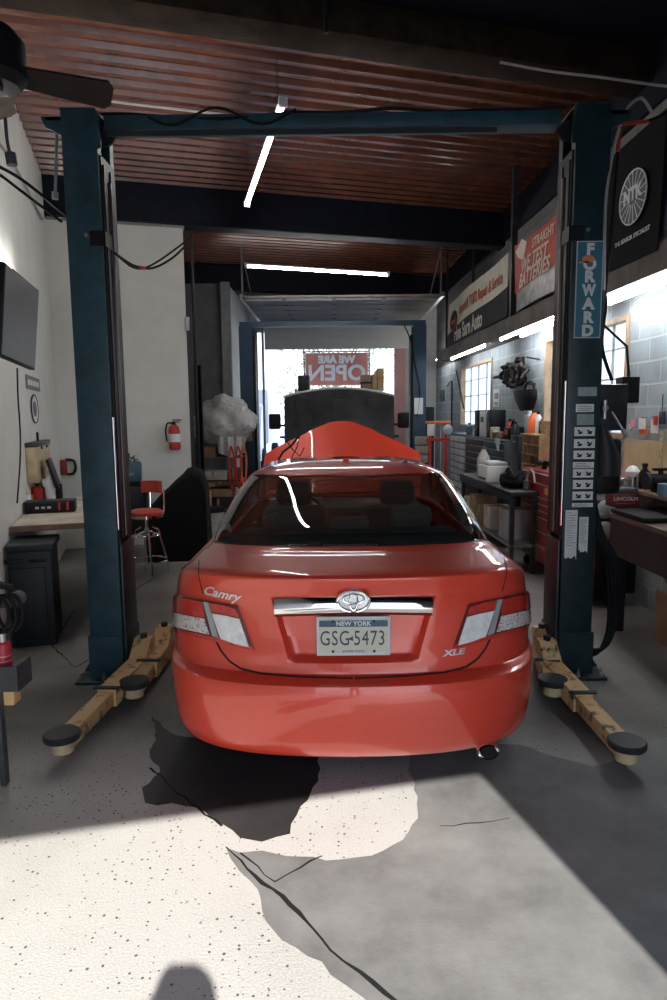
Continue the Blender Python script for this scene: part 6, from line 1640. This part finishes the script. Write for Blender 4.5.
# red welder/gas cart behind the post
t = rw('welder', 'red wheeled machine partly hidden behind the near right post', 'machine', XN - .02 + .18, 6.1, 0)
MB().box(-.02, .36, -.22, .22, .12, .98, bev=.02).build('machine_body', black_pl, t); MB().box(-.07, -.02, -.22, .22, .12, 1.0, bev=.01).build('side_panel', red_tool, t); MB().box(-.075, -.07, -.15, .15, .60, .80).build('control_panel', char_pl, t)
for s_ in (-1, 1): MB().lathe([(.03, -.02), (.10, -.02), (.11, 0), (.10, .02), (.03, .02)], (.15, s_ * .24, .11), 'Y', 18).build('wheel', black_rub, t)
for k in range(2): MB().lathe([(.03, 0), (.075, .01), (.085, .03), (.05, .05), (0, .05)], (0, 0, 0), 'Y', 20, T=Matrix.Translation((.04, -.22, .90 - .19 * k)) @ Matrix.Rotation(PI, 4, 'Z')).build('gauge', silver, t)
for yy, l in ((4.35, 'added black tote deepening the dark under the near workbench, beside the cardboard box'), ):
    tt = rw('added_dark_tote', l, 'tote', XN + .30, yy, .191); MB().box(-.0, .25, -.22, .22, 0, .30, bev=.02).build('tote_body', black_pl, tt); MB().box(-.01, .26, -.23, .23, .30, .33, bev=.006).build('tote_lid', char_pl, tt)  # tote added to keep the space under the bench dark
# floor clutter under bench
t = rw('oil_bottle', 'small pale bottle lying in the dark under the near workbench', 'bottle', XN + .42, 5.1, .04); MB().lathe([(.03, 0), (.035, .01), (.035, .10), (.015, .13)], (0, 0, 0), 'X', 14).build('bottle_body', dirty_white, t)

for k, (px_, D_, z_, h_, r_, m_, l_) in enumerate([(650, 5.45, 1.12, .07, .05, red_pl, 'small red tin between the black bottle and the grinder'), (666, 5.0, 1.12, .09, .05, mat('tin_blue', (0, 0, 0)), 'blue tin at the right edge on the back shelf')]):
    tt = lathe_thing('small_tin', l_, 'tin', 0, 5, 1.1, [(r_, 0), (r_, h_), (r_ * .9, h_ + .004)], m_); put(tt, px_, D_, z_)
# ================================================================ CEILING THINGS
def tube_between(nm, lab, a, b, hz, grp=None, wires=True, twin=False):
    a, b = Vector(a), Vector(b); c = (a + b) / 2; d = b - a; L = d.length / 2; T = Matrix.Rotation(math.atan2(d.y, d.x), 4, 'Z') @ Matrix.Rotation(-math.asin(d.z / d.length), 4, 'Y')
    t = thing(nm, lab, 'lamp', c, 0, grp)
    MB().box(-L, L, -.03, .03, .022, .045, T=T, bev=.003).build('housing', white_pl, t)
    for s_ in ((-.03, .03) if twin else (0,)): MB().tube([T @ Vector((-L + .02, s_, 0)), T @ Vector((L - .02, s_, 0))], .017, 10).build('lit_tube', tube_em, t)
    for e in (-1, 1): MB().box(e * L - .02, e * L + .02, -.035, .035, -.02, .05, T=T).build('end_cap', white_pl, t)
    for e in (-.8, .8):
        p = T @ Vector((L * e, 0, .05)); MB().tube([p, Vector((p.x, p.y, hz - c.z))], .004, 5).build('hanging_wire', dark_steel, t)
    return t
# near tube lamp: hangs along the bay, in front of beam
pa = PZ(283, 104, 4.25); pb = PZ(247, 205, 4.25)
tube_between('ceiling_lamp', 'lit tube lamp hanging lengthways over the roof of the red sedan', pa, pb, 4.75)
pa = PD(246, 266, 10.8); pb = PD(388, 275, 11.3)
tube_between('ceiling_lamp', 'lit tube lamp hung crossways before the stored roller door', pa, pb, 4.75)
# white conduit line across the ceiling, left
tag(MB().tube(smooth([PZ(10, 88, 4.72), PZ(60, 92, 4.72), PZ(110, 101, 4.72), PZ(230, 115, 4.72)]), .012, 6).build('ceiling_conduit', mat('pale_conduit', (.6, .58, .56), .4)), 'pale conduit running across the brown roof deck above the near lift', 'conduit')
tag(MB().tube(smooth([PD(500, 62, 4.7), PD(550, 71, 4.65), PD(600, 77, 4.6), PD(667, 86, 4.6), PD(720, 90, 4.6)]), .009, 6).build('ceiling_cable', mat('pale_cable', (.35, .33, .32), .5)), 'loose pale cable sagging under the dark roof at the upper right', 'cable')
tag(MB().cyl((0, 0, 0), (0, 0, .60), .018, n=10).build('hanging_rod', dark_steel), 'short vertical rod hanging from the dark roof at the top of the view', 'rod', loc=(PD(326, 33, 5.0).x, 5.0, PD(326, 33, 5.0).z))
tag(MB().tube(smooth([PD(-15, 160, 4.1), PD(0, 167, 4.1), PD(25, 182, 4.15), PD(66, 215, 4.28)]), .010, 6).build('air_hose', black_rub), 'pair of black hoses reaching from the left wall to the near lift, upper', 'hose')
tag(MB().tube(smooth([PD(-15, 168, 4.06), PD(0, 175, 4.06), PD(25, 194, 4.09), PD(62, 222, 4.20)]), .009, 6).build('air_hose', black_rub), 'pair of black hoses reaching from the left wall to the near lift, lower', 'hose')
tag(MB().tube(smooth([PD(5, 118, 4.0), PD(7, 140, 4.0), PD(10, 155, 4.0)]), .010, 6).cyl(PD(10, 153, 4.0), PD(12, 165, 4.0), .03, n=10).build('cord_plug', mid_grey), 'grey cord and plug hanging below the ceiling fan', 'cord')
# ceiling fan
FC = PD(-6, 66, 3.5)
t = thing('ceiling_fan', 'dark ceiling fan with wooden blades at the upper left edge', 'ceiling fan', FC)
MB().lathe([(.0, -.10), (.11, -.095), (.15, -.05), (.15, .11), (.10, .17), (.02, .18)], (0, 0, 0), 'Z', 28).cyl((0, 0, .12), (0, 0, 4.75 - FC.z), .015, n=10).build('motor_housing', black_pl, t)
MB().lathe([(.0, -.12), (.03, -.115), (.035, -.09), (0, -.085)], (0, 0, 0), 'Z', 16).build('hub_cap', steel, t)
e_ = PD(106, 92, 3.75) - FC
def blade(dv, L, w, m, z=-.03):
    d = Vector(dv); L = L; T = Matrix.Translation((0, 0, z)) @ Matrix.Rotation(math.atan2(d.y, d.x), 4, 'Z') @ Matrix.Rotation(R(-24), 4, 'X')
    b = MB().prism([T @ Vector(p) for p in [(.12, -w * .35, 0), (L, -w * .5, 0), (L + .03, -w * .3, 0), (L + .03, w * .3, 0), (L, w * .5, 0), (.12, w * .35, 0)]], T.to_3x3() @ Vector((0, 0, .014))).build('blade', m, t)
    MB().box(.05, .18, -.02, .02, -.006, 0, T=T).build('blade_iron', dark_steel, b)
a0 = math.atan2(e_.y, e_.x)
for k in range(3):
    a = a0 + 2 * PI * k / 3 - (.62 if k == 1 else 0); blade((math.cos(a), math.sin(a)), e_.length, .17, wood_gr if k == 1 else mat('blade_dark', (.03, .024, .02), .5, noise=.3))
# ================================================================ THE PHOTOGRAPHER (stands behind the camera; only the shadow shows)
ps = thing('person', 'person in a dark jacket standing in the sunny doorway with both hands raised', 'person', (.15, -.42, 0))
def skin_body(name, pts, edges, rad, m, parent, sub=1):
    me = bpy.data.meshes.new(name); me.from_pydata(pts, edges, []); me.materials.append(m)
    o = bpy.data.objects.new(name, me); COL.objects.link(o); o.parent = parent
    sk = o.modifiers.new('skin', 'SKIN'); sk.use_smooth_shade = True
    for i, r_ in enumerate(rad): me.skin_vertices[0].data[i].radius = (r_, r_)
    me.skin_vertices[0].data[0].use_root = True
    s_ = o.modifiers.new('sub', 'SUBSURF'); s_.levels = sub; s_.render_levels = sub
    return o
P_ = [(0, 0, .95), (0, 0, 1.12), (0, -.01, 1.30), (0, -.01, 1.44), (0, 0, 1.52), (-.10, 0, .90), (-.12, .02, .48), (-.13, -.02, .08), (-.14, .12, .04), (.10, 0, .90), (.13, .02, .48), (.15, -.02, .08), (.16, .12, .04),
      (-.19, -.01, 1.43), (-.30, .06, 1.25), (-.20, .20, 1.48), (.19, -.01, 1.43), (.28, .06, 1.25), (.02, .22, 1.50)]
E_ = [(0, 1), (1, 2), (2, 3), (3, 4), (0, 5), (5, 6), (6, 7), (7, 8), (0, 9), (9, 10), (10, 11), (11, 12), (3, 13), (13, 14), (14, 15), (3, 16), (16, 17), (17, 18)]
Rd = [.15, .14, .16, .12, .06, .10, .065, .045, .04, .10, .065, .045, .04, .065, .05, .04, .065, .05, .04]
skin_body('body', P_, E_, Rd, mat('dark_jacket', (.02, .022, .03), .8), ps, 2)
skin_m = mat('skin', (.45, .26, .18), .5)
hd_ = MB(); rows = []
for j in range(15):
    a = -PI / 2 + PI * j / 14; rows.append([Vector((.078 * math.cos(a) * math.cos(2 * PI * i / 24), .02 + .095 * math.cos(a) * math.sin(2 * PI * i / 24) * (1.05 if math.sin(2 * PI * i / 24) > 0 else 1), 1.66 + .12 * math.sin(a))) for i in range(25)])
hd_.grid(rows); hd_.prism([Vector((-.012, .11, 1.64)), Vector((.012, .11, 1.64)), Vector((0, .112, 1.68))], (0, .02, -.005))
for s_ in (-1, 1): hd_.lathe([(.0, -.012), (.022, -.008), (.026, .0), (.02, .01), (0, .012)], (s_ * .082, .015, 1.655), 'X', 12)
hd_.cyl((0, 0, 1.48), (0, .01, 1.58), .05, n=16); hd_.build('head', skin_m, ps)
hr = MB(); rows = []
for j in range(9):
    a = PI * .06 + PI * .44 * j / 8; rows.append([Vector((.086 * math.cos(a) * math.cos(t), .008 + .103 * math.cos(a) * math.sin(t), 1.672 + .122 * math.sin(a))) for t in [PI * (.85 + 1.3 * i / 20) for i in range(21)]])
hr.sheet(rows, .012); hr.build('hair', mat('hair_dark', (.02, .014, .01), .7), ps)
for s_, x in ((-1, -.17), (1, .0)):
    base = Vector((x, .22, 1.50)); d = -s_ * .0 + (.06 if s_ < 0 else -.06)
    P2 = [tuple(base), tuple(base + Vector((d * .6, .03, .03)))]; E2 = [(0, 1)]; R2 = [.028, .026]
    for k in range(4):
        o_ = base + Vector((d * .8, .035, .055 - .018 * k)); P2 += [tuple(o_), tuple(o_ + Vector((d * .5, .02, .0))), tuple(o_ + Vector((d * .8, -.005, -.004)))]; n0 = len(P2) - 3; E2 += [(1, n0), (n0, n0 + 1), (n0 + 1, n0 + 2)]; R2 += [.010, .009, .008]
    o_ = base + Vector((d * .4, .0, -.02)); P2 += [tuple(o_), tuple(o_ + Vector((d * .6, .0, -.015)))]; n0 = len(P2) - 2; E2 += [(0, n0), (n0, n0 + 1)]; R2 += [.011, .009]
    skin_body('hand', P2, E2, R2, skin_m, ps, 1)
# ================================================================ LIGHT
w = bpy.data.worlds.new('world'); scene.world = w; w.use_nodes = True; nt = w.node_tree; bg = nt.nodes['Background']
tc = nt.nodes.new('ShaderNodeTexCoord'); sp = nt.nodes.new('ShaderNodeSeparateXYZ'); nt.links.new(tc.outputs['Generated'], sp.inputs[0])
cr = nt.nodes.new('ShaderNodeValToRGB'); cr.color_ramp.elements[0].position = .0; cr.color_ramp.elements[0].color = (.80, .86, .90, 1)
cr.color_ramp.elements[1].position = .6; cr.color_ramp.elements[1].color = (.36, .52, .85, 1)
nt.links.new(sp.outputs['Z'], cr.inputs[0]); nt.links.new(cr.outputs[0], bg.inputs[0]); bg.inputs[1].default_value = 2.2
sd = bpy.data.lights.new('sun', 'SUN'); sd.energy = 4.7; sd.angle = R(.55); sd.color = (1.0, .97, .92)
so = bpy.data.objects.new('sun', sd); COL.objects.link(so)
el = R(36.5); dh = Vector((-.271, .9626, 0))
dvec = dh * math.cos(el) - Vector((0, 0, math.sin(el)))
so.rotation_euler = dvec.to_track_quat('-Z', 'Y').to_euler(); so.location = (3, -8, 8)
vs_ = scene.view_settings; scene.display_settings.display_device = 'sRGB'
vs_.view_transform = 'Standard'; vs_.look = 'None'; vs_.gamma = 1.0; vs_.use_curve_mapping = False; vs_.exposure = 0.58
scene.cycles.use_denoising = True
scene.cycles.max_bounces = 8; scene.cycles.diffuse_bounces = 4; scene.cycles.glossy_bounces = 4; scene.cycles.transparent_max_bounces = 16
scene.cycles.sample_clamp_indirect = 6.0
scene.cycles.caustics_reflective = False; scene.cycles.caustics_refractive = False
